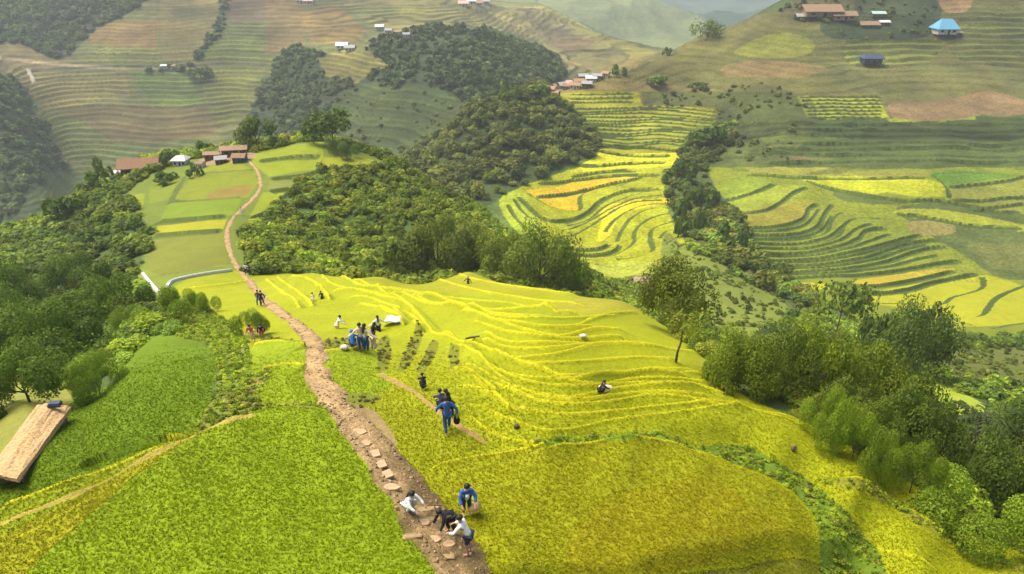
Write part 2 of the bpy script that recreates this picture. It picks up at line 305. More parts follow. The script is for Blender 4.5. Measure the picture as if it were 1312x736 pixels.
s([(480,520),(560,530),(640,560),(560,600),(530,605),(505,560)], (.225,.245,.004), crop=3)
paint([(-200,720),(-20,500),(40,492),(100,505),(60,560),(-10,640)], (.22,.23,.04), 14, 60, veg=0, crop=0, vis=False)
s([(201,430),(237,434),(269,446),(279,468),(269,505),(262,540),(215,580),(151,605),(91,630),(46,645),(-20,670),(-200,720),(-200,690),(-10,626),(20,606),(58,555),(94,515),(151,487),(169,450)], DGRN, crop=4)
s([(-300,760),(0,652),(100,612),(183,573),(245,550),(330,528),(256,569),(205,596),(151,637),(91,692),(40,740),(-60,900),(-400,1100)], (.20,.245,.005), crop=3)
s([(0,690),(100,640),(200,585),(260,560),(205,596),(151,637),(91,692),(40,740),(-60,800),(-60,720)], (.24,.245,.005), crop=3)
s([(40,740),(91,692),(151,637),(205,596),(256,566),(330,533),(388,525),(425,534),(450,562),(480,602),(512,645),(545,695),(590,770),(640,860),(640,1100),(-300,1100),(-60,900)], GRN, crop=1, jit=1.5)
BULBP = [(540,618),(548,603),(572,596),(640,585),(700,577),(760,571),(850,566),(940,577),(1000,603),(1038,645),(1046,680),(1030,694),(960,706),(900,712),(850,722),(815,740),(700,745),(630,745),(590,690)]
s([(1046,690),(1100,700),(1120,760),(1120,1000),(620,1000),(600,745),(815,740),(850,722),(960,708)], (.12,.13,.006), crop=3)
s(BULBP, BULB, crop=2, jit=1.5)
s([(780,640),(880,610),(960,640),(1000,680),(900,705),(800,730),(720,740),(740,690)], (.245,.185,.004), crop=2, mix=.28, jit=25)
# weedy banks
paint([(885,560),(940,556),(1000,575),(1050,605),(1090,640),(1130,690),(1150,745),(1150,800),(1085,800),(1080,740),(1058,690),(1048,645),(1005,603),(940,577)], (.11,.17,.012), 0, 60, veg=9, crop=0, jit=4)
paint([(700,563),(800,556),(890,556),(900,566),(800,570),(700,576)], (.17,.26,.012), 0, 60, veg=9, crop=0, jit=3)
paint([(1055,602),(1100,617),(1150,645),(1200,680),(1250,707),(1320,731),(1320,738),(1245,714),(1190,682),(1140,648),(1075,612)], (.15,.14,.02), 0, 60, veg=9, crop=0, jit=4, mix=.6)
paint([(196,386),(260,398),(300,420),(318,440),(320,472),(330,522),(300,540),(252,553),(272,505),(281,467),(262,440),(225,430)], (.17,.20,.03), 20, 80, veg=9, crop=0, jit=5)
paint([(280,525),(310,500),(335,478),(345,480),(330,505),(318,525)], (.20,.15,.05), 20, 60, veg=9, crop=0, jit=3)
for q in ([(484,440),(497,433),(500,455),(496,474),(484,474)], [(533,430),(541,434),(534,452),(522,472),(510,476),(513,462)], [(551,443),(561,446),(556,458),(544,476),(534,478),(540,462)], [(576,450),(588,455),(585,472),(576,474)],
          [(428,512),(455,505),(490,508),(470,522),(440,525)], [(400,440),(440,434),(480,440),(478,449),(430,450),(405,452)], [(340,432),(395,438),(396,446),(345,440)], [(390,445),(402,450),(404,470),(394,470)]):
    paint(q, (.12,.13,.015), 20, 60, veg=10, crop=0, jit=2, mix=.75)
paint([(330,520),(415,520),(432,540),(410,528),(345,528)], (.20,.18,.04), 20, 60, veg=9, crop=0, jit=2)
paint([(452,528),(470,524),(500,562),(520,600),(545,625),(530,640),(500,600)], (.22,.15,.07), 10, 40, crop=0, jit=3)
paint([(470,528),(482,528),(506,562),(500,572)], (.24,.18,.07), 10, 40, crop=0, jit=2)
for q in ([(484,481),(506,491),(540,511),(565,532),(600,556),(625,567),(618,568),(590,556),(558,533),(528,508),(490,487)],):
    paint(q, (.27,.19,.06), 10, 60, crop=0, jit=1.2)
paint([(0,671),(68,647),(137,617),(192,585),(256,558),(320,536),(330,540),(256,562),(192,590),(137,622),(68,652),(0,677)], (.33,.27,.05), 10, 40, crop=0, jit=1.5, sm=0)
VEG[~DONE & (Y < 95) & (Y > 18) & (U2 > .25)] = 8; VEG[~DONE & (Y < 95) & (Y > 22) & (U2 < -.3)] = 2
# ================= terrace lips traced as lines, then shaped into steps
def vec(p, y0, y1):
    q = np.array([cast(a, b, y0, y1) for a, b in smooth(p, 6, False)])
    for _ in range(8):
        r = q.copy(); r[1:-1] = .25 * q[:-2] + .5 * q[1:-1] + .25 * q[2:]; q = r
    return q
LINES = []
def even(p, n=24):
    p = np.array(p, float); d = np.concatenate([[0], np.cumsum(np.hypot(*np.diff(p, axis=0).T))]); t = np.linspace(0, d[-1], n); return np.stack([np.interp(t, d, p[:, 0]), np.interp(t, d, p[:, 1])], 1)
def lip(p, y0, y1, A, L, rw, rcol, bund=0., lipcol=None, lw=.35): LINES.append((vec(p, y0, y1), A, L, rw, rcol, bund, lipcol, lw))
RC = (.075, .105, .016); RD = (.06, .09, .016)
NEAR = [[(600,534),(633,558),(655,567),(710,571)], [(545,603),(572,595),(640,584),(700,576),(760,570),(850,565)], [(590,515),(641,536),(682,551),(715,556),(792,542),(847,536),(960,526),(1040,545)], [(600,490),(616,497),(636,514),(658,530)],
 [(579,474),(600,481),(641,498),(677,514),(710,523),(765,523),(820,514),(847,512),(960,520)], [(611,462),(633,481),(671,501),(704,509),(737,512),(792,503),(847,498),(902,501),(951,514)],
 [(560,436),(600,451),(627,468),(669,486),(710,492),(765,497),(806,490),(874,490),(929,498)], [(600,442),(641,460),(669,473),(723,490),(754,488),(820,483),(874,481),(916,487)],
 [(636,455),(682,473),(723,481),(765,480),(833,473),(902,479)], [(614,443),(655,457),(704,460),(737,455),(778,449),(861,453),(899,457)], [(616,429),(655,443),(723,444),(792,444),(841,443)],
 [(590,406),(641,422),(682,431),(723,435),(765,427),(814,430)], [(437,354),(457,369),(491,376),(528,381),(565,396),(601,406),(641,416),(682,424),(737,421),(792,407)], [(600,396),(641,409),(696,414),(751,410),(820,405)],
 [(480,366),(540,376),(600,387),(641,391),(682,398),(723,405)], [(437,383),(467,386),(496,396),(523,406),(540,420),(552,433),(579,442),(614,447),(640,457)], [(505,402),(516,411),(528,423),(545,434)], [(413,354),(430,369),(457,374),(500,384)],
 [(369,357),(393,362),(418,379)], [(342,362),(362,379),(388,396)], [(579,477),(609,487),(640,506)], [(481,479),(506,489),(540,511),(565,532),(590,550),(625,566)], [(585,354),(630,366),(690,376),(750,382)], [(560,362),(610,376),(680,388),(760,394)],
 [(0,674),(68,649),(137,619),(192,587),(256,560),(320,537)], [(0,651),(55,633),(114,610),(183,583),(237,560)], [(96,601),(137,583),(183,571),(237,557)], [(-60,760),(0,705),(60,675),(137,635)],
 [(1060,606),(1100,618),(1150,645),(1200,680),(1250,708),(1312,730)], [(1050,640),(1100,665),(1150,700),(1210,740)], [(230,375),(265,372),(330,363)], [(322,446),(360,441),(396,446)], [(335,476),(370,470),(396,472)],
 [(412,455),(480,450)], [(700,577),(850,565),(940,576)], [(880,520),(960,530),(1040,553),(1090,580),(1150,625),(1220,672)], [(169,520),(210,512),(262,500)], [(173,480),(215,470),(262,462)]]
NEAR += [[(450,357),(480,372),(520,390),(545,405),(565,425),(600,440)], [(420,372),(460,378),(500,388),(530,400),(548,418),(560,432)], [(455,395),(485,401),(508,414),(520,427)], [(380,356),(405,366),(425,384)], [(355,358),(378,374),(404,392)]]
for a, b in ((4,5),(5,6),(6,8),(8,9),(9,10),(10,11),(11,12),(2,4),(12,14),(13,14)): NEAR.append((even(NEAR[a]) * .5 + even(NEAR[b]) * .5)[::3].tolist())
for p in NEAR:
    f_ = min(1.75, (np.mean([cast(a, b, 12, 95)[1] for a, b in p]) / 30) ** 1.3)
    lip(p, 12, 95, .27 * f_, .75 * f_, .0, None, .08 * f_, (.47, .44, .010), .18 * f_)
AM = [[(765,193),(797,198),(826,200),(860,199)], [(765,187),(820,188),(874,194)], [(730,210),(757,213),(787,211),(816,208),(855,208)], [(686,235),(721,233),(750,228),(787,225),(823,224),(850,224)], [(730,228),(757,222),(792,219),(816,220)],
 [(684,252),(713,250),(745,244),(777,236),(806,230),(825,225)], [(672,246),(689,258),(713,269),(738,272),(748,268),(744,257),(750,247),(777,240),(787,242),(811,233),(848,227)], [(663,250),(679,264),(699,282),(723,282),(750,274),(762,262),(777,252),(811,242),(850,241)],
 [(726,289),(743,286),(762,277),(777,264),(799,255),(826,246),(853,244)], [(674,286),(689,293),(713,296),(738,293),(757,284),(777,272),(799,261),(826,253),(853,251)], [(708,307),(733,305),(750,296),(770,284),(792,269),(816,260),(853,257)],
 [(777,299),(784,289),(801,274),(826,264),(858,262)], [(718,317),(750,321),(772,318),(779,313)], [(792,311),(797,299),(809,282),(831,269),(860,267)], [(726,324),(757,326),(787,321),(792,313)], [(748,334),(777,331),(799,322),(816,311),(814,299),(826,286),(846,277),(865,275)],
 [(787,334),(811,331),(836,324),(839,318),(834,301),(843,291),(870,284)], [(760,339),(787,345),(816,340),(848,333)], [(848,306),(855,297),(865,296)], [(858,311),(872,304)], [(868,321),(882,311)], [(657,255),(664,267),(677,279)], [(648,262),(658,280),(676,296),(700,312)], [(748,352),(790,356),(830,350),(862,340)]]
for p in AM: lip(p, 170, 400, .5, 3.5, .8, RC)
ta = np.array([(733,139),(775,138),(811,137),(836,137),(872,139),(929,144)], float); tb = np.array([(772,184),(811,187),(830,186),(848,184),(865,186),(880,187)], float)
for i in range(13):
    t = i / 12.0; lip((ta * (1 - t) + tb * t) + np.array([[0, 1.2 * math.sin(i * 1.7 + k)] for k in range(6)]), 280, 400, .28, 2.0, .75, RC)
for yy in (120.5, 125.5, 130.5): lip([(727,yy+.5),(760,yy),(790,yy-.8),(813,yy-1)], 330, 400, .28, 2.0, .8, RC)
RB = [[(924,272),(968,273),(998,261),(1015,246),(1036,239)], [(948,292),(988,292),(1029,282),(1032,268),(1049,260)], [(951,300),(1012,300),(1046,292),(1053,275),(1066,261)], [(951,309),(1019,309),(1063,300),(1066,282),(1083,271)],
 [(954,316),(1029,317),(1077,307),(1083,288),(1104,280),(1134,283)], [(958,324),(1036,324),(1097,310),(1104,295),(1138,292)], [(964,331),(1036,333),(1104,321),(1138,312),(1182,300)], [(975,339),(1053,339),(1117,328),(1158,312),(1206,307)],
 [(985,348),(1070,346),(1138,334),(1182,317),(1216,316)], [(992,353),(1070,353),(1138,348),(1206,336),(1233,333)], [(1063,360),(1111,368),(1165,360),(1223,346)], [(1104,375),(1155,373),(1192,360),(1253,350)], [(1104,390),(1158,391),(1212,392),(1219,382),(1263,372),(1260,353)],
 [(1138,399),(1189,401),(1243,409),(1267,402),(1274,387),(1312,368),(1360,355)], [(1185,411),(1226,411),(1263,424),(1312,414),(1380,410)], [(1195,424),(1240,421),(1312,428),(1380,425)], [(1029,229),(1070,243),(1121,253),(1165,258),(1212,256),(1260,270),(1312,272)], [(1145,273),(1189,278),(1240,289),(1312,292)],
 [(924,258),(960,249),(992,235)], [(954,224),(1029,228),(1104,228),(1189,228)], [(1189,222),(1212,240),(1213,254)], [(1212,239),(1292,232),(1312,226),(1380,224)], [(1216,256),(1257,258),(1312,252),(1380,250)], [(1245,270),(1290,264),(1312,260)]]
for p in RB: lip(p, 140, 320, .45, 3.0, .75, RD)
for i in range(1, 9): lip((even(RB[i]) * .5 + even(RB[i + 1]) * .5)[::3], 140, 320, .3, 2.0, .5, RD)
for i in range(7):
    yy = 123.5 + i * 4.4; lip([(1022+i*2,yy+1.5),(1060,yy),(1100,yy+.6),(1130,yy)], 290, 380, .28, 2.0, .9, (.06,.085,.015))
for yy in (160,167,175,183,191,199,207): lip([(960+40*vnoise(np.array([yy*.37]),np.array([1.]))[0],yy+3),(1050,yy+1.5*math.sin(yy)),(1140,yy-2),(1230,yy+2*math.sin(yy*2)),(1340,yy-1)], 240, 380, .5, 4, .9, (.045,.065,.015))
for p in ([(196,302),(240,299),(288,296)], [(204,284),(250,281),(292,277)], [(216,262),(260,259),(311,254)], [(246,225),(290,221),(327,218)], [(186,361),(240,352),(291,344)], [(345,230),(395,224),(412,216)], [(320,281),(352,267),(368,246)], [(345,246),(372,242)], [(330,207),(370,201),(412,200)], [(410,221),(450,214),(493,211)], [(165,265),(180,280),(190,292)], [(222,262),(232,240),(243,224)]):
    lip(p, 80, 190, .35, 2.5, .8, (.085,.12,.02))
D = np.zeros(X.shape)
for q, A, L, rw, rcol, bund, lipcol, lw in LINES:
    R_ = max(3 * L, 3)
    m = (X > q[:, 0].min() - R_) & (X < q[:, 0].max() + R_) & (Y > q[:, 1].min() - R_) & (Y < q[:, 1].max() + R_)
    ix = np.nonzero(m)
    if len(ix[0]) == 0: continue
    x = X[ix]; y = Y[ix]; best = np.full(x.shape, 1e9); sg = np.zeros(x.shape); al = np.zeros(x.shape)
    seg = np.diff(q, axis=0); ln = np.hypot(seg[:, 0], seg[:, 1]); tot = ln.sum(); acc = 0
    mid = q[len(q) // 2 - 1:len(q) // 2 + 1]; mp = mid.mean(0); dn = np.array([-(mid[1] - mid[0])[1], (mid[1] - mid[0])[0]]); dn /= np.hypot(*dn) + 1e-9
    e = 1.5; up = 1.0 if hgt(*(mp + dn * e)) > hgt(*(mp - dn * e)) else -1.0
    for k_ in range(len(seg)):
        if ln[k_] < 1e-6: continue
        t = ((x - q[k_, 0]) * seg[k_, 0] + (y - q[k_, 1]) * seg[k_, 1]) / ln[k_] ** 2; tc = np.clip(t, 0, 1)
        ex = x - q[k_, 0] - tc * seg[k_, 0]; ey = y - q[k_, 1] - tc * seg[k_, 1]; d = np.hypot(ex, ey)
        b = d < best; best[b] = d[b]; cr = seg[k_, 0] * ey - seg[k_, 1] * ex
        sg[b] = np.sign(cr)[b]; al[b] = (acc + tc * ln[k_])[b]; acc += ln[k_]
    d = best * sg * up; fade = sstep(0, .08 * tot, al) * sstep(0, .08 * tot, tot - al)
    fade = fade * np.where((al <= 0) | (al >= tot), 0, 1)
    off = np.where(d > 0, A * np.exp(-d / L), -A * np.exp(d / L)) + bund * np.exp(-((d - .3 * lw) / (.6 * lw)) ** 2)
    D[ix] += off * fade
    if rcol is not None:
        wob = rw * (.9 + .25 * fbm(x / 9, y / 9, 2)); kk = (fade > .15) & (d < .25) & (d > -2.2 * wob)
        a_ = (ix[0][kk], ix[1][kk]); C[a_] = np.array(rcol) * (1 + .25 * n1[a_])
    if lipcol is not None:
        kk = (fade > .2) & (d > -.25 * lw) & (d < lw * (.85 + .3 * vnoise(x / 2, y / 2)) ) & ((CROP[ix] > 0) & (CROP[ix] != 4))
        a_ = (ix[0][kk], ix[1][kk]); C[a_] = .3 * C[a_] + .7 * np.array(lipcol)  # yellow bund grass, with light caught on the rice tips painted in
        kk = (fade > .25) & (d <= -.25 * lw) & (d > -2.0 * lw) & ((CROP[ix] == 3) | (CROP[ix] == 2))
        a_ = (ix[0][kk], ix[1][kk]); C[a_] = .45 * C[a_] + .55 * np.array((.13, .19, .006))          # riser under the lip: grass green darkened to paint in its shade
Z += D
# regular steps on the far slopes
lvl = 2.3; q_ = (Z + 3.0 * fbm(X / 60, Y / 60, 3) + 6 * fbm(X / 300, Y / 300, 2)) / lvl
q_ = np.where(Y > 900, q_ * .6, q_); f_ = q_ - np.floor(q_)
Z += np.where(STR > 0, STR * lvl * .8 * (sstep(.68, .98, f_) - f_) * np.minimum(1, STR), 0)
kk = (STR > 0) & (f_ > .66); C[kk] = C[kk] * (1 - .55 * STR[kk][:, None]) + .55 * STR[kk][:, None] * np.array((.06, .085, .022))
lev = np.floor(q_).astype(int); tone = _val[(lev * 37) & 255]; kk = STR > 0
C[kk] *= (1 + .28 * tone[kk] * STR[kk])[:, None]
pn = fbm(X / 30 + 9, Y / 30, 3); kk = (Y > 300) & (Y < 900); C[kk] = C[kk] * (.60 + .25 * pn[kk][:, None]) * (1 + np.array([.10, 0, -.10]) * fbm(X / 45, Y / 45 + 5, 2)[kk][:, None])
# raised rice fields in front, sunken weed bank
def lift(poly, A, w, y0=0, y1=70):
    q = np.array([cast(a, b, y0, y1) for a, b in smooth(poly, 5)])
    m = (X > q[:, 0].min() - 3) & (X < q[:, 0].max() + 3) & (Y > q[:, 1].min() - 3) & (Y < q[:, 1].max() + 3); ix = np.nonzero(m)
    x = X[ix]; y = Y[ix]; best = np.full(x.shape, 1e9)
    for k_ in range(len(q)):
        a = q[k_]; s_ = q[(k_ + 1) % len(q)] - a; l2 = s_ @ s_ + 1e-12
        t = np.clip(((x - a[0]) * s_[0] + (y - a[1]) * s_[1]) / l2, 0, 1); best = np.minimum(best, np.hypot(x - a[0] - t * s_[0], y - a[1] - t * s_[1]))
    d = np.where(inpoly(x, y, q), best, -best); Z[ix] += A * sstep(-w, w * .2, d)
lift([(885,560),(940,556),(1000,575),(1050,605),(1090,640),(1130,690),(1150,745),(1150,800),(1085,800),(1080,740),(1058,690),(1048,645),(1005,603),(940,577)], -.9, 1.6)
lift([(1046,690),(1100,700),(1120,760),(1120,1000),(620,1000),(600,760),(815,742),(850,724),(960,708)], -.8, .8)
lift([(40,740),(91,692),(151,637),(205,596),(256,566),(330,533),(388,525),(425,534),(450,562),(480,602),(512,645),(545,695),(590,770),(640,860),(-60,900)], .25, .4)
W = Z / Y
PATH = [(640,860),(615,780),(592,730),(562,690),(535,650),(506,612),(480,578),(455,550),(437,530),(424,508),(408,482),(403,462),(404,445),(390,425),(370,408),(348,393),(333,378),(320,362),(306,345),(297,328),(292,312),(291,296),(298,281),(312,267),(327,252),(334,240),(332,226),(325,213),(318,206)]
pq = np.array([cast(a, b, 8, 180) for a, b in smooth(PATH, 8, False)])
for _ in range(2): pq[1:-1] = .25 * pq[:-2] + .5 * pq[1:-1] + .25 * pq[2:]
ix = np.nonzero((np.abs(X) < 70) & (Y < 180) & ((CROP > 0) | (VEG > 0))); x = X[ix]; y = Y[ix]; best = np.full(x.shape, 1e9)
for k_ in range(len(pq) - 1):
    s_ = pq[k_ + 1] - pq[k_]; t = np.clip(((x - pq[k_, 0]) * s_[0] + (y - pq[k_, 1]) * s_[1]) / (s_ @ s_ + 1e-9), 0, 1); best = np.minimum(best, np.hypot(x - pq[k_, 0] - t * s_[0], y - pq[k_, 1] - t * s_[1]))
kk = best < np.where(y < 24, .80, .52) + .12 * fbm(x / .7, y / .7, 2); CROP[ix[0][kk], ix[1][kk]] = 0; VEG[ix[0][kk], ix[1][kk]] = 0
# ---------------------------------------------------------------- materials
def nt(name):
    m = bpy.data.materials.new(name); m.use_nodes = True; t = m.node_tree; return m, t.nodes, t.links, t.nodes['Principled BSDF']
def mat_attr(name, rough=.9, upn=0., scales=((.5, .5, 1.5), (6., .7, 1.3)), bump=((9., .03),), leaf=0., objcol=False, spec=.2):
    m, N, L, B = nt(name); B.inputs['Roughness'].default_value = rough; B.inputs['Specular IOR Level'].default_value = spec
    a = N.new('ShaderNodeAttribute'); a.attribute_name = 'col'; cur = a.outputs['Color']
    tc = N.new('ShaderNodeTexCoord')
    for sc, lo, hi in scales:
        n = N.new('ShaderNodeTexNoise'); n.inputs['Scale'].default_value = sc; n.inputs['Detail'].default_value = 3; L.new(tc.outputs['Object'], n.inputs['Vector'])
        r = N.new('ShaderNodeMapRange'); r.inputs[1].default_value = .3; r.inputs[2].default_value = .7; r.inputs[3].default_value = lo; r.inputs[4].default_value = hi; L.new(n.outputs['Fac'], r.inputs[0])
        v = N.new('ShaderNodeVectorMath'); v.operation = 'SCALE'; L.new(cur, v.inputs[0]); L.new(r.outputs[0], v.inputs['Scale']); cur = v.outputs[0]
    if objcol:
        o = N.new('ShaderNodeObjectInfo'); v = N.new('ShaderNodeVectorMath'); v.operation = 'MULTIPLY'; L.new(cur, v.inputs[0]); L.new(o.outputs['Color'], v.inputs[1]); cur = v.outputs[0]
    L.new(cur, B.inputs['Base Color']); prev = None
    for sc, dist in bump:
        n = N.new('ShaderNodeTexNoise'); n.inputs['Scale'].default_value = sc; n.inputs['Detail'].default_value = 4; L.new(tc.outputs['Object'], n.inputs['Vector'])
        b = N.new('ShaderNodeBump'); b.inputs['Distance'].default_value = dist; b.inputs['Strength'].default_value = 1; L.new(n.outputs['Fac'], b.inputs['Height'])
        if prev: L.new(prev, b.inputs['Normal'])
        prev = b.outputs[0]
    if prev: L.new(prev, B.inputs['Normal'])
    nrm = None
    if upn > 0:
        g = N.new('ShaderNodeNewGeometry'); v = N.new('ShaderNodeMix'); v.data_type = 'VECTOR'; v.inputs[0].default_value = upn; L.new(g.outputs['Normal'], v.inputs[4]); v.inputs[5].default_value = (0, 0, 1)
        z = N.new('ShaderNodeVectorMath'); z.operation = 'NORMALIZE'; L.new(v.outputs[1], z.inputs[0]); nrm = z.outputs[0]; L.new(nrm, B.inputs['Normal'])
    if leaf > 0:
        t = N.new('ShaderNodeBsdfTranslucent'); L.new(cur, t.inputs['Color']); x = N.new('ShaderNodeMixShader'); x.inputs[0].default_value = leaf
        L.new(B.outputs[0], x.inputs[1]); L.new(t.outputs[0], x.inputs[2]); L.new(x.outputs[0], N['Material Output'].inputs['Surface'])
    return m
def mat(name, col, rough=.8, sc=8., var=.3, bump=.0, stretch=None, spec=.3):
    m, N, L, B = nt(name); B.inputs['Roughness'].default_value = rough; B.inputs['Specular IOR Level'].default_value = spec
    tc = N.new('ShaderNodeTexCoord'); n = N.new('ShaderNodeTexNoise'); n.inputs['Scale'].default_value = sc; n.inputs['Detail'].default_value = 5
    if stretch:
        mp = N.new('ShaderNodeMapping'); mp.inputs['Scale'].default_value = stretch; L.new(tc.outputs['Object'], mp.inputs['Vector']); L.new(mp.outputs[0], n.inputs['Vector'])
    else: L.new(tc.outputs['Object'], n.inputs['Vector'])
    r = N.new('ShaderNodeValToRGB'); e = r.color_ramp.elements; e[0].position = .3; e[1].position = .7
    e[0].color = (*[c * (1 - var) for c in col], 1); e[1].color = (*[min(1, c * (1 + var)) for c in col], 1)
    L.new(n.outputs['Fac'], r.inputs[0]); L.new(r.outputs[0], B.inputs['Base Color'])
    if bump:
        b = N.new('ShaderNodeBump'); b.inputs['Distance'].default_value = bump; L.new(n.outputs['Fac'], b.inputs['Height']); L.new(b.outputs[0], B.inputs['Normal'])
    return m
M_ground = mat_attr('ground_cover', scales=((.35, .92, 1.08), (3., .9, 1.1), (14., .84, 1.16)), bump=((6., .05), (18., .03)))
M_hills = mat_attr('hill_cover', scales=((.02, .85, 1.15), (.12, .8, 1.2), (.9, .7, 1.3)), bump=((.7, .5), (.2, .6)))
M_rice = mat_attr('rice_blades', rough=.9, upn=.94, scales=((.4, .93, 1.07),), bump=(), leaf=.08, spec=.05)
M_leaf = mat_attr('foliage', rough=.65, scales=(), bump=(), leaf=.38, objcol=True)
M_bark = mat('bark', (.10, .075, .05), .95, 9., .4, .03, (1, 1, .2))
M_path = mat_attr('packed_earth', scales=((1.2, .75, 1.25), (7., .7, 1.3)), bump=((6., .09), (20., .04)))
# ---------------------------------------------------------------- object helpers
def tag(o, label=None, cat=None, group=None, kind=None):
    if label: o['label'] = label
    if cat: o['category'] = cat
    if group: o['group'] = group
    if kind: o['kind'] = kind
    return o
def link(name, me, m=None, parent=None):
    o = bpy.data.objects.new(name, me); COL.objects.link(o)
    if m is not None and me is not None: me.materials.append(m)
    if parent is not None: o.parent = parent
    return o
def empty(name, loc, rz=0.):
    o = bpy.data.objects.new(name, None); COL.objects.link(o); o.location = loc; o.rotation_euler = (0, 0, rz); o.empty_display_size = .3; return o
def npmesh(name, V, faces_flat, per, col=None, smooth_=False):
    me = bpy.data.meshes.new(name); nf = len(faces_flat) // per
    me.vertices.add(len(V)); me.vertices.foreach_set('co', np.ascontiguousarray(V, np.float32).ravel())
    me.loops.add(len(faces_flat)); me.loops.foreach_set('vertex_index', np.ascontiguousarray(faces_flat, np.int32))
    me.polygons.add(nf); me.polygons.foreach_set('loop_start', np.arange(0, nf * per, per, dtype=np.int32))
    if smooth_: me.polygons.foreach_set('use_smooth', np.ones(nf, bool))
    me.update(calc_edges=True)
    if col is not None:
        a = me.attributes.new('col', 'FLOAT_COLOR', 'POINT'); c4 = np.ones((len(V), 4), np.float32); c4[:, :3] = col; a.data.foreach_set('color', c4.ravel())
    return me
# ---------------------------------------------------------------- ground and hills (one continuous relief, cut at a contour of distance)
def grid_mesh(name, r0, r1):
    V = np.stack([X[r0:r1], Y[r0:r1], Z[r0:r1]], -1).reshape(-1, 3); nr = r1 - r0
    i = np.arange(nr - 1)[:, None] * NU + np.arange(NU - 1)[None]
    f = np.stack([i, i + 1, i + NU + 1, i + NU], -1).reshape(-1)
    return npmesh(name, V, f, 4, np.clip(C[r0:r1], 0, 1).reshape(-1, 3), True)
CUT = int(np.searchsorted(vs, math.log(190)))
tag(link('ground', grid_mesh('ground', 0, CUT + 1), M_ground), 'terraced spur and knoll of the near hillside', None, None, 'structure')
tag(link('hills', grid_mesh('hills', CUT, NV), M_hills), 'hazy terraced hills across the valley', None, None, 'structure')
# ---------------------------------------------------------------- rice plants (uncountable: one object for each stand)
def scatter(mask, dens):
    """random world points on the relief with a wished density per square metre"""
    e = np.where(mask, AREA * dens, 0); n = np.floor(e + rng.random(e.shape)).astype(int)
    j, i = np.nonzero(n); rep = n[j, i]; j = np.repeat(j, rep); i = np.repeat(i, rep)
    u = us[i] + (rng.random(len(i)) - .5) * (us[1] - us[0]); dv = np.gradient(vs)
    v = vs[j] + (rng.random(len(j)) - .5) * dv[j]; y = np.exp(np.clip(v, vs[0], vs[-1])); return u * y, y, j, i
def blades(name, mask, dens, h0, wid, nb, label, tint=(1, 1, 1), tipc=1.35):
    x, y, j, i = scatter(mask, dens); z = hgt(x, y); n = len(x)
    if n == 0: return
    far_ = np.maximum(1, (y / 26) ** .8); h = h0 * (.75 + .5 * rng.random(n)) ; c = C[j, i] * np.array(tint) * (.95 + .12 * rng.random((n, 1)))
    c = c * (1 + .10 * (rng.random((n, 3)) - .5))
    a = rng.random((n, nb)) * 2 * np.pi; ln = .30 + .75 * rng.random((n, nb)); hh = h[:, None] * (.7 + .5 * rng.random((n, nb)))
    dx, dy = np.cos(a), np.sin(a); w = wid * far_[:, None]; sprd = .06 * far_[:, None]
    bx = x[:, None] + dx * .03; by = y[:, None] + dy * .03; zz = z[:, None] - .03
    tx = x[:, None] + dx * ln * sprd * 1.7; ty = y[:, None] + dy * ln * sprd * 1.7; tz = zz + hh
    mx = x[:, None] + dx * ln * sprd * .6; my = y[:, None] + dy * ln * sprd * .6; mz = zz + hh * .72
    o = np.ones_like(mx)
    V = np.stack([np.stack([bx, by, zz * o], -1), np.stack([mx - dy * w, my + dx * w, mz], -1), np.stack([tx, ty, tz], -1), np.stack([mx + dy * w, my - dx * w, mz], -1)], 2).reshape(-1, 3)
    cc = np.repeat(np.repeat(c[:, None, None, :], nb, 1), 4, 2).copy(); cc[:, :, 2] *= tipc; cc = np.clip(cc, 0, 1).reshape(-1, 3)
    me = npmesh(name, V, np.arange(len(V)), 4, cc)
    tag(link(name, me, M_rice), label, 'rice', None, 'stuff'); print(name, n)
SLK = W >= np.maximum.accumulate(W, 0) - .03
dn = np.minimum(150, 150 * (19 / Y) ** 1.5) * (1 - sstep(27, 36, Y))
PXm, PYm = to_px(X, Y, Z); inview = (PXm > -60) & (PXm < 1372) & (PYm < 790) & SLK
blades('rice', inview & (CROP == 1), dn, .075, .016, 4, 'bright green young rice filling the broad field left of the stone path')
blades('rice', inview & (CROP == 2), dn, .075, .016, 4, 'olive gold ripening rice in the big rounded field at the lower right of the path')
blades('rice', inview & (CROP == 3), dn, .075, .016, 4, 'yellow lime rice on the narrow curving terraces of the spur')
blades('rice', inview & (CROP == 4), dn, .075, .016, 4, 'darker green rice in the tilted field beside the thatched roof')
# ---------------------------------------------------------------- foliage templates
def crown(n, s, seed, lobes=7, flat=.8, hollow=.55, spread=0.):
    r = np.random.default_rng(seed); lc = r.normal(size=(lobes, 3)); lc /= np.linalg.norm(lc, axis=1)[:, None]; lc *= (.35 + spread + .3 * r.random((lobes, 1))); lc[:, 2] = np.abs(lc[:, 2]) * flat - .12
    lr = (.34 - spread * .35) + .22 * r.random(lobes); k = r.integers(0, lobes, n); d = r.normal(size=(n, 3)); d[:, 2] = d[:, 2] * .9 + .25; d /= np.linalg.norm(d, axis=1)[:, None]
    rad = lr[k] * (hollow + (1.08 - hollow) * r.random(n) ** .5); p = lc[k] + d * rad[:, None]
    nn = d + .75 * r.normal(size=(n, 3)) * .7; nn[:, 2] += .25; nn /= np.linalg.norm(nn, axis=1)[:, None]
    t = np.cross(nn, r.normal(size=(n, 3))); t /= np.linalg.norm(t, axis=1)[:, None] + 1e-9; b = np.cross(nn, t)
    sz = s * (.6 + .8 * r.random((n, 1))); t = t * sz; b = b * sz * .62
    V = np.stack([p - t, p + b * .9, p + t, p - b * .9], 1)          # leaf shaped lozenge
    cv = .72 + .5 * r.random((n, 1)); hue = 1 + .22 * (r.random((n, 3)) - .5); tone = (.85 + .3 * r.random(lobes))[k][:, None]
    return V, cv * hue * tone
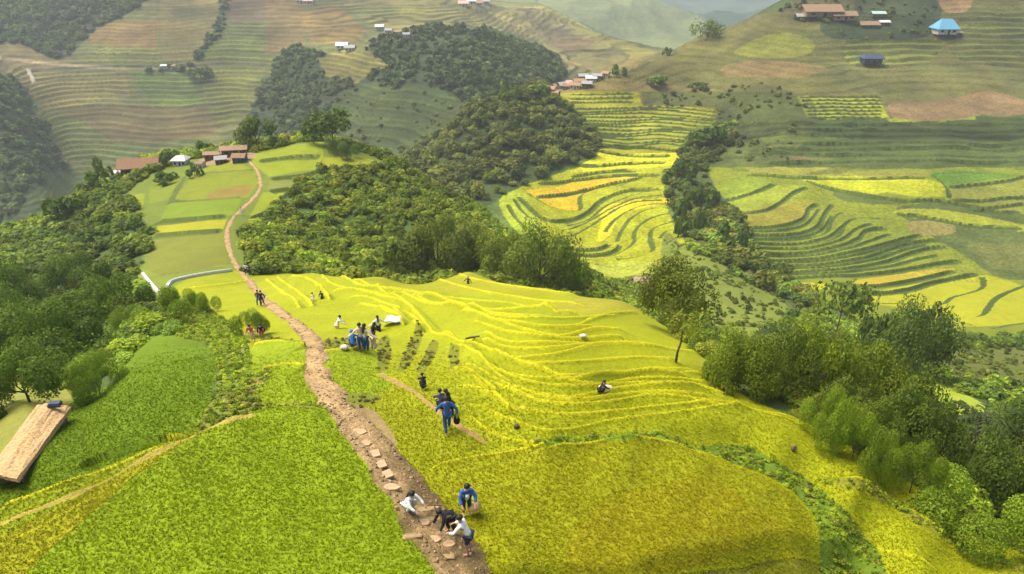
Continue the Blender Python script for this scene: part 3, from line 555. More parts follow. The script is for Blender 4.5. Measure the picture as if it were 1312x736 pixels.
TN = [crown(520, .135, 100 + i, lobes=5 + i) for i in range(5)]        # near shrubs
TA = [crown(1500, .075, 150 + i, lobes=6 + i) for i in range(4)]       # closest shrubs
TM = [crown(260, .19, 200 + i, lobes=5 + i) for i in range(5)]
TF = [crown(110, .30, 300 + i, lobes=4 + i) for i in range(4)]
TW = [crown(64, .23, 400 + i, lobes=4, flat=.7) for i in range(4)]
def mass(name, ids, dens, r0, r1, T, col, label, cat, flat=.85, sink=.35, y0=0, y1=1e5, clump=None):
    m = np.isin(VEG, ids) & SLK & (Y > y0) & (Y < y1) & (PXm > -90) & (PXm < 1400) & (PYm < 800) & (PYm > -60)
    dd = dens if clump is None else dens * np.clip(1. + 1.1 * fbm(X / clump, Y / clump, 2), .35, 2)
    x, y, j, i = scatter(m, dd); n = len(x)
    if n == 0: return
    z = hgt(x, y); r = r0 + (r1 - r0) * rng.random(n) ** 2; a = rng.random(n) * 6.283; fl = flat * (.75 + .85 * rng.random(n) ** 3); tp = rng.integers(0, len(T), n); Vs, Cs = [], []
    base = np.array(col)[rng.integers(0, len(col), n)] * (.6 + .7 * rng.random((n, 1))) * (1 + .5 * fbm(x / 18, y / 18, 2))[:, None]
    for k in range(len(T)):
        q = np.nonzero(tp == k)[0]; TV, TC = T[k]; c, s_ = np.cos(a[q])[:, None, None], np.sin(a[q])[:, None, None]; R = r[q][:, None, None]
        vx = (TV[None, ..., 0] * c - TV[None, ..., 1] * s_) * R + x[q][:, None, None]; vy = (TV[None, ..., 0] * s_ + TV[None, ..., 1] * c) * R + y[q][:, None, None]
        vz = TV[None, ..., 2] * R * fl[q][:, None, None] + (z[q] + r[q] * sink)[:, None, None]
        Vs.append(np.stack([vx, vy, vz], -1).reshape(-1, 3)); Cs.append(np.repeat((base[q][:, None, :] * TC[None])[:, :, None, :], 4, 2).reshape(-1, 3))
    V = np.concatenate(Vs); tag(link(name, npmesh(name, V, np.arange(len(V)), 4, np.clip(np.concatenate(Cs), 0, 1)), M_leaf), label, cat, None, 'stuff'); print(name, n, len(V) // 4)
GA = [(0.203, 0.285, 0.019), (0.258, 0.342, 0.021), (0.157, 0.227, 0.019), (0.314, 0.358, 0.026)]
GB = [(0.16, 0.246, 0.027), (0.215, 0.302, 0.029), (0.128, 0.199, 0.025)]
GC = [(0.129, 0.163, 0.021), (0.165, 0.195, 0.025), (0.211, 0.227, 0.029), (0.11, 0.139, 0.021)]
mass('undergrowth', [1], 1.1, .5, 2.1, TM, GA, 'dense green shrubs covering the side of the knoll behind the yellow field', 'shrubs', y0=40, clump=12)
mass('forest', [2], .40, .9, 2.3, TN, GA[:3] + GB, 'leafy green thicket on the steep slope left of the front rice fields', 'thicket', y0=52, y1=85, sink=.4, clump=14)
mass('undergrowth', [2], .5, .7, 1.7, TA, GA[:3] + GB, 'leafy shrubs at the lower left edge beside the thatched roof', 'shrubs', y0=16, y1=52, sink=.35, clump=10)
mass('forest', [2], .30, .9, 2.5, TM, GA[:3] + GB, 'leafy green thicket on the slope below the hamlet, left of the path', 'thicket', y0=85, sink=.4, clump=14)
mass('forest', [3], .075, 1.8, 5.0, TM, GC, 'dark olive forest on the round knob in the middle of the valley', 'forest', sink=.5)
mass('forest', [4], .075, 2.0, 4.8, TF, [(.10, .145, .035), (.125, .17, .04), (.08, .12, .035)], 'bluish dark forest patches on the far terraced hillside', 'forest', sink=.4, clump=60)
mass('undergrowth', [5], .02, .8, 2.8, TF, GC, 'scattered dark scrub on the far slopes', 'scrub', sink=.3, clump=40)
mass('forest', [6], .10, 1.6, 3.8, TM, GC + GB, 'dark bushy trees filling the gully between the two terraced slopes', 'thicket', sink=.45, clump=20)
mass('undergrowth', [7], .16, .35, 1.3, TF, [(.17, .22, .03), (.20, .24, .03), (.13, .18, .025)], 'low scrub dotting the grassy slopes beside the gully', 'scrub', sink=.2, clump=9)
mass('undergrowth', [8], .55, .5, 1.7, TA, GA + GB[:2], 'tangled green undergrowth on the wooded slope right of the rice spur', 'undergrowth', sink=.35, clump=10, y1=75)
mass('undergrowth', [8], .40, .8, 2.3, TM, GA[:3] + GB, 'green undergrowth on the valley floor right of the lone tree', 'undergrowth', sink=.35, clump=10, y0=75)
mass('undergrowth', [10], 9.0, .08, .20, TW, [(.14, .12, .03), (.18, .19, .03), (.11, .13, .02)], 'dry brown tufts on the small scarps between the terraces', 'weeds', sink=.25, y0=10, y1=70)
mass('undergrowth', [9], 22.0, .10, .27, TW, [(.24, .34, .016), (.32, .40, .02), (.19, .28, .016), (.24, .27, .03)], 'leafy weeds on the banks between the rice fields', 'weeds', sink=.3, y0=10, y1=70)
# ---------------------------------------------------------------- path
def draped(name, line, half, colf, m, y0, y1, off, nx=9, step=.25, kind='structure', label=None, jit=.25):
    q = np.array([cast(a, b, y0, y1) for a, b in smooth(line, 8, False)])
    for _ in range(2): q[1:-1] = .25 * q[:-2] + .5 * q[1:-1] + .25 * q[2:]
    d = np.concatenate([[0], np.cumsum(np.hypot(*np.diff(q, axis=0).T))]); s = np.arange(0, d[-1], step)
    cx, cy_ = np.interp(s, d, q[:, 0]), np.interp(s, d, q[:, 1]); tx, ty = np.gradient(cx), np.gradient(cy_); l = np.hypot(tx, ty) + 1e-9; tx /= l; ty /= l
    hw = half(s / d[-1]) if callable(half) else np.full(len(s), half); e = np.linspace(-1, 1, nx); V, Cc = [], []
    jl = jit * fbm(s / 1.1, s * 0 + 3, 3); jr = jit * fbm(s / 1.1, s * 0 + 30, 3)
    for k in e:
        o = k * hw + (jl if k < 0 else jr) * abs(k); x = cx + ty * o; y = cy_ - tx * o
        V.append(np.stack([x, y, hgt(x, y) + off * (1 - abs(k) ** 4 * .9)], -1)); Cc.append(colf(s / d[-1], np.full(len(s), k), x, y))
    n = len(s); V = np.stack(V, 1).reshape(-1, 3); Cc = np.stack(Cc, 1).reshape(-1, 3)
    i = np.arange(n - 1)[:, None] * nx + np.arange(nx - 1)[None]; f = np.stack([i, i + 1, i + nx + 1, i + nx], -1).reshape(-1)
    return tag(link(name, npmesh(name, V, f, 4, np.clip(Cc, 0, 1), True), m), label, None, None, kind), q
def path_col(t, k, x, y):
    a = np.array((.37, .25, .115)); dk = np.array((.17, .12, .05)); mud = np.array((.11, .078, .032))
    n = fbm(x / .8, y / .8, 3); e = np.clip(np.abs(k) * 1.3 - .45 + .9 * n, 0, 1)[:, None]; c = a * (1 - e * .6) + dk * e * .6
    low = (1 - sstep(18.5, 24, y)) * (.55 + .8 * fbm(x / .55 + 8, y / 1.1, 3)); low = np.clip(low + .45 * (k > .2) * (1 - sstep(22, 27, y)), 0, 1)[:, None]
    return c * (1 - low) + mud * low
draped('path', PATH, lambda t: np.interp(t, [0, .06, .12, .2, .35, .6, 1], [1.0, .86, .68, .48, .42, .40, .40]), path_col, M_path, 8, 180, .09, label='brown earth footpath winding up the ridge to the hamlet')
# the rice on the path is cut away by never having been planted: see CROP below
# flat stones and clods trodden into the lower path
_bi = bmesh.new(); bmesh.ops.create_icosphere(_bi, subdivisions=1, radius=1); _iv = np.array([v.co[:] for v in _bi.verts]); _if = np.array([[v.index for v in f.verts] for f in _bi.faces]); _bi.free()
sv, sf, scol = [], [], []; o_ = 0
for k in range(2600):
    i = rng.integers(0, len(pq) - 1)
    if pq[i, 1] > 48: continue
    t = pq[i] + (pq[i + 1] - pq[i]) * rng.random(); tn = pq[i + 1] - pq[i]; tn /= np.hypot(*tn) + 1e-9; hw = .85 if t[1] < 24 else .5; o = (rng.random() * 2 - 1) * hw; x, y = t[0] + tn[1] * o, t[1] - tn[0] * o
    r = (.025 + .09 * rng.random() ** 3); a = rng.random() * 6.28; v = _iv * np.array((r, r * (.55 + .4 * rng.random()), r * .28)) * (1 + .2 * (rng.random((len(_iv), 1)) - .5)); c, s_ = math.cos(a), math.sin(a)
    v = np.stack([v[:, 0] * c - v[:, 1] * s_ + x, v[:, 0] * s_ + v[:, 1] * c + y, v[:, 2] + float(hgt(x, y)) + .085], 1); sv.append(v); sf.append(_if + o_); o_ += len(v); scol.append(np.repeat(np.array([(.32, .22, .11), (.38, .28, .15), (.22, .15, .07), (.15, .10, .045)])[rng.integers(0, 4)][None], len(v), 0))
tag(link('rubble', npmesh('rubble', np.concatenate(sv), np.concatenate(sf).ravel(), 3, np.concatenate(scol), False), M_path), 'flat stones and clods trodden into the footpath', 'rubble', None, 'stuff')
# ---------------------------------------------------------------- small mesh helpers
def mbox(bm, c, s, rz=0., mi=0, taper=1.):
    r = bmesh.ops.create_cube(bm, size=1); R_ = Matrix.Rotation(rz, 3, 'Z')
    for v in r['verts']:
        p = Vector((v.co.x * s[0], v.co.y * s[1], v.co.z * s[2]))
        if v.co.z > 0: p.x *= taper; p.y *= taper
        v.co = R_ @ p + Vector(c)
    return r['verts']
def tube(bm, pts, rad, n=7, cap=True):
    rings = []; pts = [Vector(p) for p in pts]
    for i, p in enumerate(pts):
        t = (pts[min(i + 1, len(pts) - 1)] - pts[max(i - 1, 0)]).normalized(); a = t.cross(Vector((.3, .9, .1))).normalized(); b = t.cross(a)
        rings.append([bm.verts.new(p + (a * math.cos(6.2832 * k / n) + b * math.sin(6.2832 * k / n)) * rad[i]) for k in range(n)])
    for i in range(len(rings) - 1):
        for k in range(n): bm.faces.new((rings[i][k], rings[i][(k + 1) % n], rings[i + 1][(k + 1) % n], rings[i + 1][k]))
    if cap:
        bm.faces.new(rings[0][::-1]); bm.faces.new(rings[-1])
def ellip(bm, c, s, seg=12, rings=8, rot=None):
    r = bmesh.ops.create_uvsphere(bm, u_segments=seg, v_segments=rings, radius=1)
    for v in r['verts']:
        p = Vector((v.co.x * s[0], v.co.y * s[1], v.co.z * s[2])); v.co = (rot @ p if rot else p) + Vector(c)
def bmobj(name, bm, m, parent=None, smooth_=False):
    bmesh.ops.recalc_face_normals(bm, faces=bm.faces); me = bpy.data.meshes.new(name); bm.to_mesh(me); bm.free()
    if smooth_: me.polygons.foreach_set('use_smooth', [True] * len(me.polygons))
    return link(name, me, m, parent)
def at(px, py, y0=0, y1=1e9, off=0.):
    x, y = cast(px, py, y0, y1, off); return Vector((x, y, float(hgt(x, y))))
def depth(p): return p.y * CP - p.z * SP
def rise(p, row):
    """height above p that reaches a photo row"""
    lo, hi = 0., 80.
    for _ in range(40):
        m = (lo + hi) / 2
        if to_px(p.x, p.y, p.z + m)[1] > row: lo = m
        else: hi = m
    return lo
# ---------------------------------------------------------------- trees as things
def norm_crown(n, s, seed, lobes, flat=.8, hollow=.6):
    V, c = crown(n, s, seed, lobes, flat, hollow, .28); f = V.reshape(-1, 3); ctr = V.mean(1)
    lo, hi = np.percentile(ctr, 2, 0), np.percentile(ctr, 98, 0); f = f.copy(); f[:, :2] = (f[:, :2] - (lo[:2] + hi[:2]) / 2) / ((hi[:2] - lo[:2]) / 2); f[:, 2] = (f[:, 2] - lo[2]) / (hi[2] - lo[2])
    return f, np.repeat(c, 4, 0)
def crown_mesh(n, s, seed, lobes, flat=.8, hollow=.6):
    f, c = norm_crown(n, s, seed, lobes, flat, hollow); me = npmesh('crown', f, np.arange(len(f)), 4, np.clip(c, 0, 4)); me.materials.append(M_leaf); return me
CR = {'big': [crown_mesh(9500, .030, 11, 11, .85, .45), crown_mesh(9500, .030, 15, 13, .85), crown_mesh(9500, .030, 18, 10, .9)], 'mid': [crown_mesh(1300, .085, 20 + i, 7 + i, .85) for i in range(5)], 'thin': [crown_mesh(620, .075, 31, 9, .9, .35), crown_mesh(520, .08, 32, 8, .9, .35)],
      'bush': [crown_mesh(15000, .019, 40 + i, 6 + i, .8) for i in range(4)], 'small': [crown_mesh(260, .17, 50 + i, 5, .85) for i in range(3)]}
def trunk_mesh(seed, limbs, fork=.35, rb=.03):
    r = random.Random(seed); bm = bmesh.new(); bx, by = r.uniform(-.12, .12), r.uniform(-.12, .12)
    tube(bm, [(0, 0, -.05), (bx * .3, by * .3, fork * .6), (bx, by, fork), (bx * 1.3, by * 1.2, .62), (bx * 1.2, by, .88)], [rb * 1.5, rb, rb * .85, rb * .5, rb * .15])
    for k in range(limbs):
        a = k * 2.4 + r.uniform(-.4, .4); z0 = fork * r.uniform(.55, 1.15); l = r.uniform(.35, .7); dx, dy = math.cos(a) * l, math.sin(a) * l
        tube(bm, [(bx * z0 / fork * .8, by * z0 / fork * .8, z0), (dx * .4, dy * .4, z0 + .14), (dx * .8, dy * .8, z0 + .30), (dx, dy, z0 + .42)], [rb * .62, rb * .5, rb * .32, rb * .1], 6)
    bmesh.ops.recalc_face_normals(bm, faces=bm.faces); me = bpy.data.meshes.new('trunk'); bm.to_mesh(me); bm.free(); me.materials.append(M_bark); return me
TK = [trunk_mesh(3, 6, .32), trunk_mesh(5, 5, .42), trunk_mesh(8, 7, .28), trunk_mesh(9, 4, .5, .022)]
NT = 0
def tree(name, label, px, py, top, wpx, y0, y1, kind='mid', col=(1, 1, 1), group=None, low=.28, tk=None, dx=0., cat='tree', dpt=None):
    global NT; NT += 1; p = at(px, py, y0, y1); h = rise(p, top); d = depth(p); r = wpx * .5 * d / F; e = empty(name, p - Vector((0, 0, .05))); tag(e, label, cat, group)
    t = bpy.data.objects.new('trunk', TK[tk if tk is not None else NT % 3]); COL.objects.link(t); t.parent = e; t.scale = (r, r, h) if kind != 'bush' else (r * .6, r * .6, h * .8); t.rotation_euler.z = NT * 1.3
    sy = min(r, h * .8) if dpt is None else dpt * r
    if kind == 'mid' and wpx > 60: kind = 'big'
    c = bpy.data.objects.new('crown', CR[kind][NT % len(CR[kind])]); COL.objects.link(c); c.parent = e; c.location = (dx * r, 0, h * low); c.scale = (r, (r + sy) / 2, h * (1 - low)); c.color = (*[a * b for a, b in zip((.175, .24, .019), col)], 1)
    c.rotation_euler.z = NT * 2.1
    return e
tree('shade_tree', 'broad leafy tree with forked trunk standing alone at the right edge of the yellow terraces', 862, 428, 338, 82, 30, 75, 'big', (.95, .85, 1.1), low=.26, tk=0)
# low hanging branch of the lone tree is part of its crown mesh; slender sapling in front of it
p = at(866, 464, 25, 75); e = empty('sapling', p); tag(e, 'thin crooked sapling with small pale crown in front of the broad lone tree', 'tree'); h = rise(p, 402)
bm = bmesh.new(); tube(bm, [(0, 0, -.1), (.02, 0, h * .2), (.16, 0, h * .42), (.18, .05, h * .7), (.3, 0, h * .9)], [.09, .075, .06, .045, .02]); tube(bm, [(.17, .02, h * .55), (.5, .1, h * .72)], [.035, .012], 5); bmobj('trunk', bm, M_bark, e, True)
c = bpy.data.objects.new('crown', CR['thin'][0]); COL.objects.link(c); c.parent = e; c.location = (.45, 0, h * .62); c.scale = (1.15, 1.0, h * .38); c.color = (.24, .29, .03, 1)
tree('slender_tree', 'tall slender tree with sparse flat crown and bare slanting trunk above the valley thicket', 1068, 440, 360, 76, 60, 170, 'thin', (.8, .85, .95), low=.45, tk=3, dpt=.8)
for px, py, top, w, lab in ((1158, 482, 400, 78, 'large dark dense tree in the valley below the right paddies'), (1124, 470, 408, 52, 'rounded dark tree touching the large dense valley tree on its left'), (1180, 470, 396, 30, 'narrow pointed dark tree rising over the large dense valley tree')):
    tree('valley_tree', lab, px, py, top, w, 60, 190, 'mid', (.62, .68, .95), 'dark trees in the valley below the right paddies', low=.12)
WG = 'trees of the grove along the right edge of the spur'; WL = 'leafy tree in the dense grove right of the yellow spur'
for px, py, top, w, c in ((935, 500, 432, 66, (1.2, 1.15, 1)), (965, 508, 440, 62, (.95, .9, .9)), (998, 512, 430, 76, (.8, .82, .9)), (1030, 520, 428, 84, (1.2, 1.15, .9)), (1062, 530, 440, 84, (.8, .8, .85)), (1096, 548, 452, 96, (1.1, 1.05, .9)), (1132, 560, 470, 84, (.85, .86, .9)), (1150, 590, 505, 70, (.75, .8, .9)), (1185, 610, 530, 70, (.7, .74, .9)), (1010, 480, 418, 50, (1.0, 1.05, .9)), (1075, 560, 495, 70, (.75, .75, .85)), (1110, 590, 520, 70, (.85, .88, .85)), (1262, 650, 575, 84, (.65, .72, .9)), (1300, 600, 520, 80, (.6, .68, .95)), (1215, 580, 525, 60, (.6, .68, .95)), (1290, 660, 590, 70, (.65, .72, .9))):
    tree('grove_tree', WL, px, py, top, w, 28, 130, 'mid', c, WG, low=.08)
for px, py, top, w, lab in ((1050, 568, 503, 62, 'bright lime green shrub at the foot of the grove beside the yellow field'), (1090, 590, 528, 56, 'second bright green shrub, downhill of the lime shrub on the field edge'), (1230, 690, 622, 120, 'wide bright green bush at the lower right field edge'), (1165, 632, 578, 64, 'leafy bright bush on the field edge between the grove and the wide bush'), (1128, 610, 566, 48, 'small round bush on the spur edge below the two lime shrubs')):
    tree('edge_shrub', lab, px, py, top, w, 22, 70, 'bush', (1.25, 1.32, .9), 'bright shrubs on the right field edge', low=.05, cat='shrub')
# palms
def palm(label, px, py, top, y0, y1, fl, col):
    p = at(px, py, y0, y1); h = rise(p, top); e = empty('palm_tree', p); tag(e, label, 'palm', 'palms in the right grove'); bm = bmesh.new(); tube(bm, [(0, 0, -.1), (.1, 0, h * .4), (.05, .1, h * .86)], [.22, .17, .14]); bmobj('trunk', bm, M_bark, e, True)
    V, Cc = [], []; r = np.random.default_rng(5)
    for k in range(16):
        a = k * 2.399; el = .95 - .08 * k; L_ = fl * (.85 + .3 * r.random()); pts = []
        for t in np.linspace(0, 1, 9): pts.append((math.cos(a) * L_ * t * math.cos(el * .4), math.sin(a) * L_ * t * math.cos(el * .4), h * .86 + L_ * (t * math.sin(el) - .75 * t * t)))
        pts = np.array(pts)
        for i in range(1, 9):
            dr = pts[i] - pts[i - 1]; sd = np.cross(dr, (0, 0, 1)); sd /= np.linalg.norm(sd) + 1e-9; wl = .42 * fl / 2.2 * (1 - abs(i / 8. - .45))
            for sg_ in (-1, 1):
                tip = pts[i] + sd * sg_ * wl + dr * .7 - np.array((0, 0, wl * .35)); V += [pts[i - 1], pts[i - 1] * .5 + pts[i] * .5 + sd * sg_ * .04, tip, pts[i]]; cc = np.array(col) * (.7 + .6 * r.random()); Cc += [cc] * 4
    me = npmesh('crown', np.array(V), np.arange(len(V)), 4, np.array(Cc)); o = link('crown', me, M_leaf, e); o.color = (1, 1, 1, 1)
palm('feathery palm with drooping fronds in the dark grove at the far right', 1232, 604, 524, 28, 110, 2.9, (.06, .085, .025))
palm('dark palm standing among the leafy trees at the top of the grove', 986, 488, 415, 40, 110, 2.6, (.05, .075, .022))
# knoll, ridge and slopes
tree('ridge_tree', 'dark round tree with visible trunk on the crest left of the path top', 330, 190, 150, 44, 120, 185, 'mid', (.62, .68, .8), low=.3, tk=1)
tree('ridge_tree', 'smaller left tree of the close pair on the knoll crest right of the path', 402, 184, 153, 28, 120, 190, 'mid', (.6, .66, .8), 'pair of trees on the knoll crest', low=.35, tk=1)
tree('ridge_tree', 'wide dark crowned tree, the larger of the pair on the knoll crest', 427, 188, 142, 54, 120, 190, 'mid', (.6, .66, .8), 'pair of trees on the knoll crest', low=.35, tk=1)
tree('shrub', 'low dark shrub clump below the wide crowned crest tree', 440, 200, 178, 40, 120, 190, 'bush', (.7, .8, .8), low=.02, cat='shrub')
for px, py, top, w, lab in ((132, 240, 208, 30, 'dark tree crowding the left end of the long red roofed house'), (221, 212, 193, 20, 'dark green tree between the red roofed house and the white canopy hut'), (262, 199, 182, 22, 'small dark tree beside the hamlet yard'), (122, 248, 226, 36, 'low round tree on the slope below the red roofed house'), (92, 282, 250, 44, 'rounded tree on the far left shoulder of the knoll'), (212, 236, 220, 26, 'low bush in front of the hamlet on its left side'), (250, 226, 212, 18, 'small bush at the head of the upper fields')):
    tree('hamlet_tree', lab, px, py, top, w, 110, 190, 'small', (.62, .72, .75), 'trees around the hamlet', low=.1)
KL = 'olive green tree at the foot of the knoll behind the yellow field crest'
for px, py, top, w, c in ((560, 352, 285, 78, (.9, .82, .9)), (604, 352, 296, 74, (1.05, .95, .9)), (522, 352, 300, 60, (.75, .75, .8)), (648, 358, 306, 66, (1.0, .98, .9))):
    tree('knoll_tree', KL, px, py, top, w, 92, 150, 'mid', c, 'trees at the foot of the knoll', low=.08)
tree('knoll_tree', 'large pale crowned tree at the right end of the knoll behind the field crest', 690, 372, 298, 88, 85, 150, 'mid', (1.0, 1.0, 1.0), low=.1)
tree('knoll_tree', 'rounded lower tree at the tail of the knoll beside the golden terraces', 728, 374, 332, 52, 85, 160, 'mid', (1.0, 1.08, .9), low=.08)
SL = 'broad dark tree in the thicket on the left slope'
for px, py, top, w in ((60, 480, 402, 110), (14, 460, 385, 90), (112, 450, 385, 88), (150, 420, 360, 76), (40, 520, 455, 90), (20, 400, 340, 70), (100, 380, 330, 66)):
    tree('slope_tree', SL, px, py, top, w, 30, 120, 'mid', (.72, .85, .9), 'dark trees on the left slope', low=.05)
for px, py, top, w, lab in ((128, 505, 455, 60, 'pale green bush between the thicket and the darker left field'), (212, 420, 382, 62, 'bushy shrub at the top edge of the darker left field'), (172, 432, 398, 50, 'shrub left of the top corner of the darker left field'), (262, 400, 372, 40, 'light green shrub on the bank under the concrete channels')):
    tree('slope_shrub', lab, px, py, top, w, 25, 90, 'bush', (1.15, 1.25, .95), 'shrubs around the darker left field', low=.04, cat='shrub')
tree('round_bush', 'neat round bush beside the two people in red under the path', 323, 430, 398, 40, 30, 70, 'bush', (.95, 1.1, .8), low=.12, cat='bush')
for px, py, top, w, lab in ((905, 52, 26, 40, 'wispy pale tree on the skyline of the right hill'), (854, 72, 61, 10, 'tiny dark tree alone on the lower skyline of the right hill'), (792, 97, 84, 17, 'light green bush on the bare ridge right of the valley village'), (842, 110, 97, 26, 'dark shrub on the brown slope above the middle terraces'), (893, 113, 105, 22, 'flat dark shrub right of the shrub above the middle terraces'), (652, 134, 106, 26, 'tall tree rising from the top of the forest knob'), (690, 124, 108, 30, 'rounded tree at the crest of the forest knob beside the village')):
    tree('hill_tree', lab, px, py, top, w, 250, 500, 'thin' if 'wispy' in lab else 'small', (.75, .8, .9), 'single trees on the far slopes', low=.15)
for px, py, top, w, lab in ((892, 270, 240, 40, 'tall bright crowned tree in the gully beside the terraces'), (880, 300, 262, 36, 'dark tree below the bright crowned gully tree'), (905, 190, 160, 40, 'wide dark tree at the top of the gully'), (870, 235, 205, 34, 'dark tree at the bend of the gully'), (935, 318, 290, 34, 'dark tree low in the gully beside the right paddies')):
    tree('gully_tree', lab, px, py, top, w, 130, 330, 'small', (.62, .72, .8), 'trees in the gully between the terraced slopes', low=.06)
tree('far_tree', 'small dark tree clump by the dirt road on the far left hill', 258, 100, 86, 28, 380, 800, 'small', (.5, .6, .9), low=.05)
# ---------------------------------------------------------------- houses
M_tile = mat('red_tiles', (.27, .15, .085), .85, 3., .3, .04, (4, 1, 1)); M_brown = mat('brown_roof', (.25, .16, .09), .9, 3., .35, .04, (4, 1, 1)); M_rust = mat('rusty_roof', (.31, .20, .12), .85, 2., .35, .03, (4, 1, 1))
M_grey = mat('grey_roof', (.30, .29, .28), .7, 3., .2, .02, (6, 1, 1)); M_white = mat('white_sheet_roof', (.60, .60, .59), .7, 3., .08); M_blue = mat('blue_sheet_roof', (.12, .33, .48), .5, 3., .12, .02, (6, 1, 1)); M_navy = mat('dark_blue_sheet', (.045, .06, .11), .7, 3., .25); M_green = mat('green_roof', (.34, .52, .40), .6, 3., .12)
M_pink = mat('pinkish_roof', (.58, .36, .31), .8, 3., .15, .02, (5, 1, 1)); M_thatch = mat('thatch', (.46, .30, .14), .95, 7., .35, .10); M_wood = mat('timber_wall', (.13, .085, .055), .9, 5., .35, .02, (6, 6, .6)); M_plas = mat('pale_wall', (.55, .50, .43), .9, 3., .2); M_dark = mat('dark_opening', (.02, .018, .016), .8); M_stone = mat('pale_stone', (.50, .46, .38), .9, 4., .25, .05)
def house(name, label, px, py, wpx, roofm, wallm, y0, y1, group=None, ratio=.6, hr=.38, pitch=.5, rz=0., stilts=False, hip=.0, cat='house', wh=None, flatness=None):
    p = at(px, py, y0, y1); d = depth(p); w = wpx * d / F; dp = w * ratio; h = wh if wh else max(1.6, w * hr); e = empty(name, p - Vector((0, 0, .25)), rz); tag(e, label, cat, group); zb = .9 if stilts else .0; rr = dp * pitch * .5
    bm = bmesh.new(); x, y = w * .45, dp * .45
    for sx in (-1, 1):
        pass
    v = [bm.verts.new(q) for q in ((-x, -y, zb), (x, -y, zb), (x, y, zb), (-x, y, zb), (-x, -y, zb + h), (x, -y, zb + h), (x, y, zb + h), (-x, y, zb + h))]
    for f in ((0, 1, 5, 4), (2, 3, 7, 6), (3, 2, 1, 0)): bm.faces.new([v[i] for i in f])
    if hip <= 0:
        a, b = bm.verts.new((-x, 0, zb + h + rr * .9)), bm.verts.new((x, 0, zb + h + rr * .9)); bm.faces.new((v[1], v[2], v[6], b, v[5])); bm.faces.new((v[3], v[0], v[4], a, v[7]))
    else: bm.faces.new((v[1], v[2], v[6], v[5])); bm.faces.new((v[3], v[0], v[4], v[7]))
    bmobj('wall', bm, wallm, e)
    bm = bmesh.new(); X_, Y_ = w * .54, dp * .60; th = max(.1, w * .02); ez = zb + h - rr * .12; xr = X_ * (1 - hip)
    top = [(-X_, -Y_, ez), (X_, -Y_, ez), (X_, Y_, ez), (-X_, Y_, ez), (-xr, 0, ez + rr * 1.2), (xr, 0, ez + rr * 1.2)]; n = len(top)
    vt = [bm.verts.new((a, b, c + th)) for a, b, c in top]; vb = [bm.verts.new(q) for q in top]
    for vv, fl in ((vt, 1), (vb, -1)):
        for f in ((0, 1, 5, 4), (2, 3, 4, 5), (1, 2, 5), (3, 0, 4)) if hip > 0 else ((0, 1, 5, 4), (2, 3, 4, 5)): bm.faces.new([vv[i] for i in f][::fl])
    ring = (0, 1, 2, 3) if hip > 0 else (0, 1, 5, 2, 3, 4)
    for k in range(len(ring)): a, b = ring[k], ring[(k + 1) % len(ring)]; bm.faces.new((vb[a], vb[b], vt[b], vt[a]))
    bmobj('roof', bm, roofm, e)
    bm = bmesh.new(); mbox(bm, (w * .05, -y - .03, zb + h * .4), (w * .10, .08, h * .78)); bmobj('door', bm, M_dark, e)
    for sx in (-.28, .30):
        bm = bmesh.new(); mbox(bm, (w * sx, -y - .03, zb + h * .55), (w * .12, .08, h * .36)); wn = bmobj('window', bm, M_dark, e)
    if stilts or wpx > 24:
        for sx in (-.5, -.17, .17, .5):
            bm = bmesh.new(); tube(bm, [(w * sx, -Y_ * .93, -.4), (w * sx, -Y_ * .93, ez + .02)], [.1, .09], 6); bmobj('post', bm, M_wood, e)
    return e
house('long_house', 'long low house with faded red tiled roof at the left end of the hamlet', 181, 221, 46, M_tile, M_wood, 110, 190, ratio=.46, hr=.26, pitch=.8, rz=.22, wh=2.0)
house('lean_to', 'small pale roofed lean-to at the left end of the long red roofed house', 153, 222, 11, M_white, M_wood, 110, 190, ratio=.9, cat='shed', wh=1.6)
house('canopy_hut', 'small stone hut under a white canopy between the hamlet houses', 233, 211, 18, M_white, M_stone, 110, 190, hip=.45, ratio=.9, cat='hut', wh=1.7)
house('farmhouse', 'wide farmhouse with rusty tan roof at the top of the path', 301, 198, 32, M_rust, M_wood, 120, 190, ratio=.42, rz=.18, cat='house', wh=1.7)
house('farmhouse', 'brown roofed farmhouse in the middle of the hamlet behind the dark hut', 274, 204, 22, M_rust, M_wood, 120, 190, ratio=.45, rz=.1, wh=1.6)
house('hut', 'low dark hut with blue walls beside the path top', 308, 207, 17, M_brown, M_navy, 110, 190, ratio=.8, cat='hut', wh=1.5)
house('hut', 'dark roofed hut left of the blue walled hut', 284, 209, 15, M_grey, M_wood, 110, 190, ratio=.8, cat='hut', wh=1.4, rz=.3)
house('shed', 'tiny dark shed on the slope just above the upper green fields', 258, 215, 11, M_brown, M_plas, 110, 190, ratio=.8, cat='shed', wh=1.4, rz=-.3)
house('pink_hut', 'hut with pale pink roof half hidden behind the broad lone tree', 823, 368, 26, M_pink, M_plas, 100, 220, ratio=.7, cat='hut', rz=.25, hr=.22, pitch=.9)
VL = 'small house of the dense village on the ridge above the forest knob'
for k, (px, py, w_, rm) in enumerate(((706,119,14,M_rust), (714,112,14,M_brown), (722,108,15,M_grey), (731,106,13,M_pink), (741,109,14,M_rust), (747,102,13,M_grey), (757,105,14,M_white), (765,102,12,M_grey), (752,112,13,M_grey), (737,114,14,M_rust), (727,115,12,M_brown), (712,124,10,M_rust), (776,99,10,M_rust))):
    house('village_house', VL, px, py, w_, rm, (M_plas, M_rust, M_wood)[k % 3], 320, 470, 'houses of the ridge village', ratio=.75, rz=(k * 1.1 % 1.2) - .6, wh=2.4)
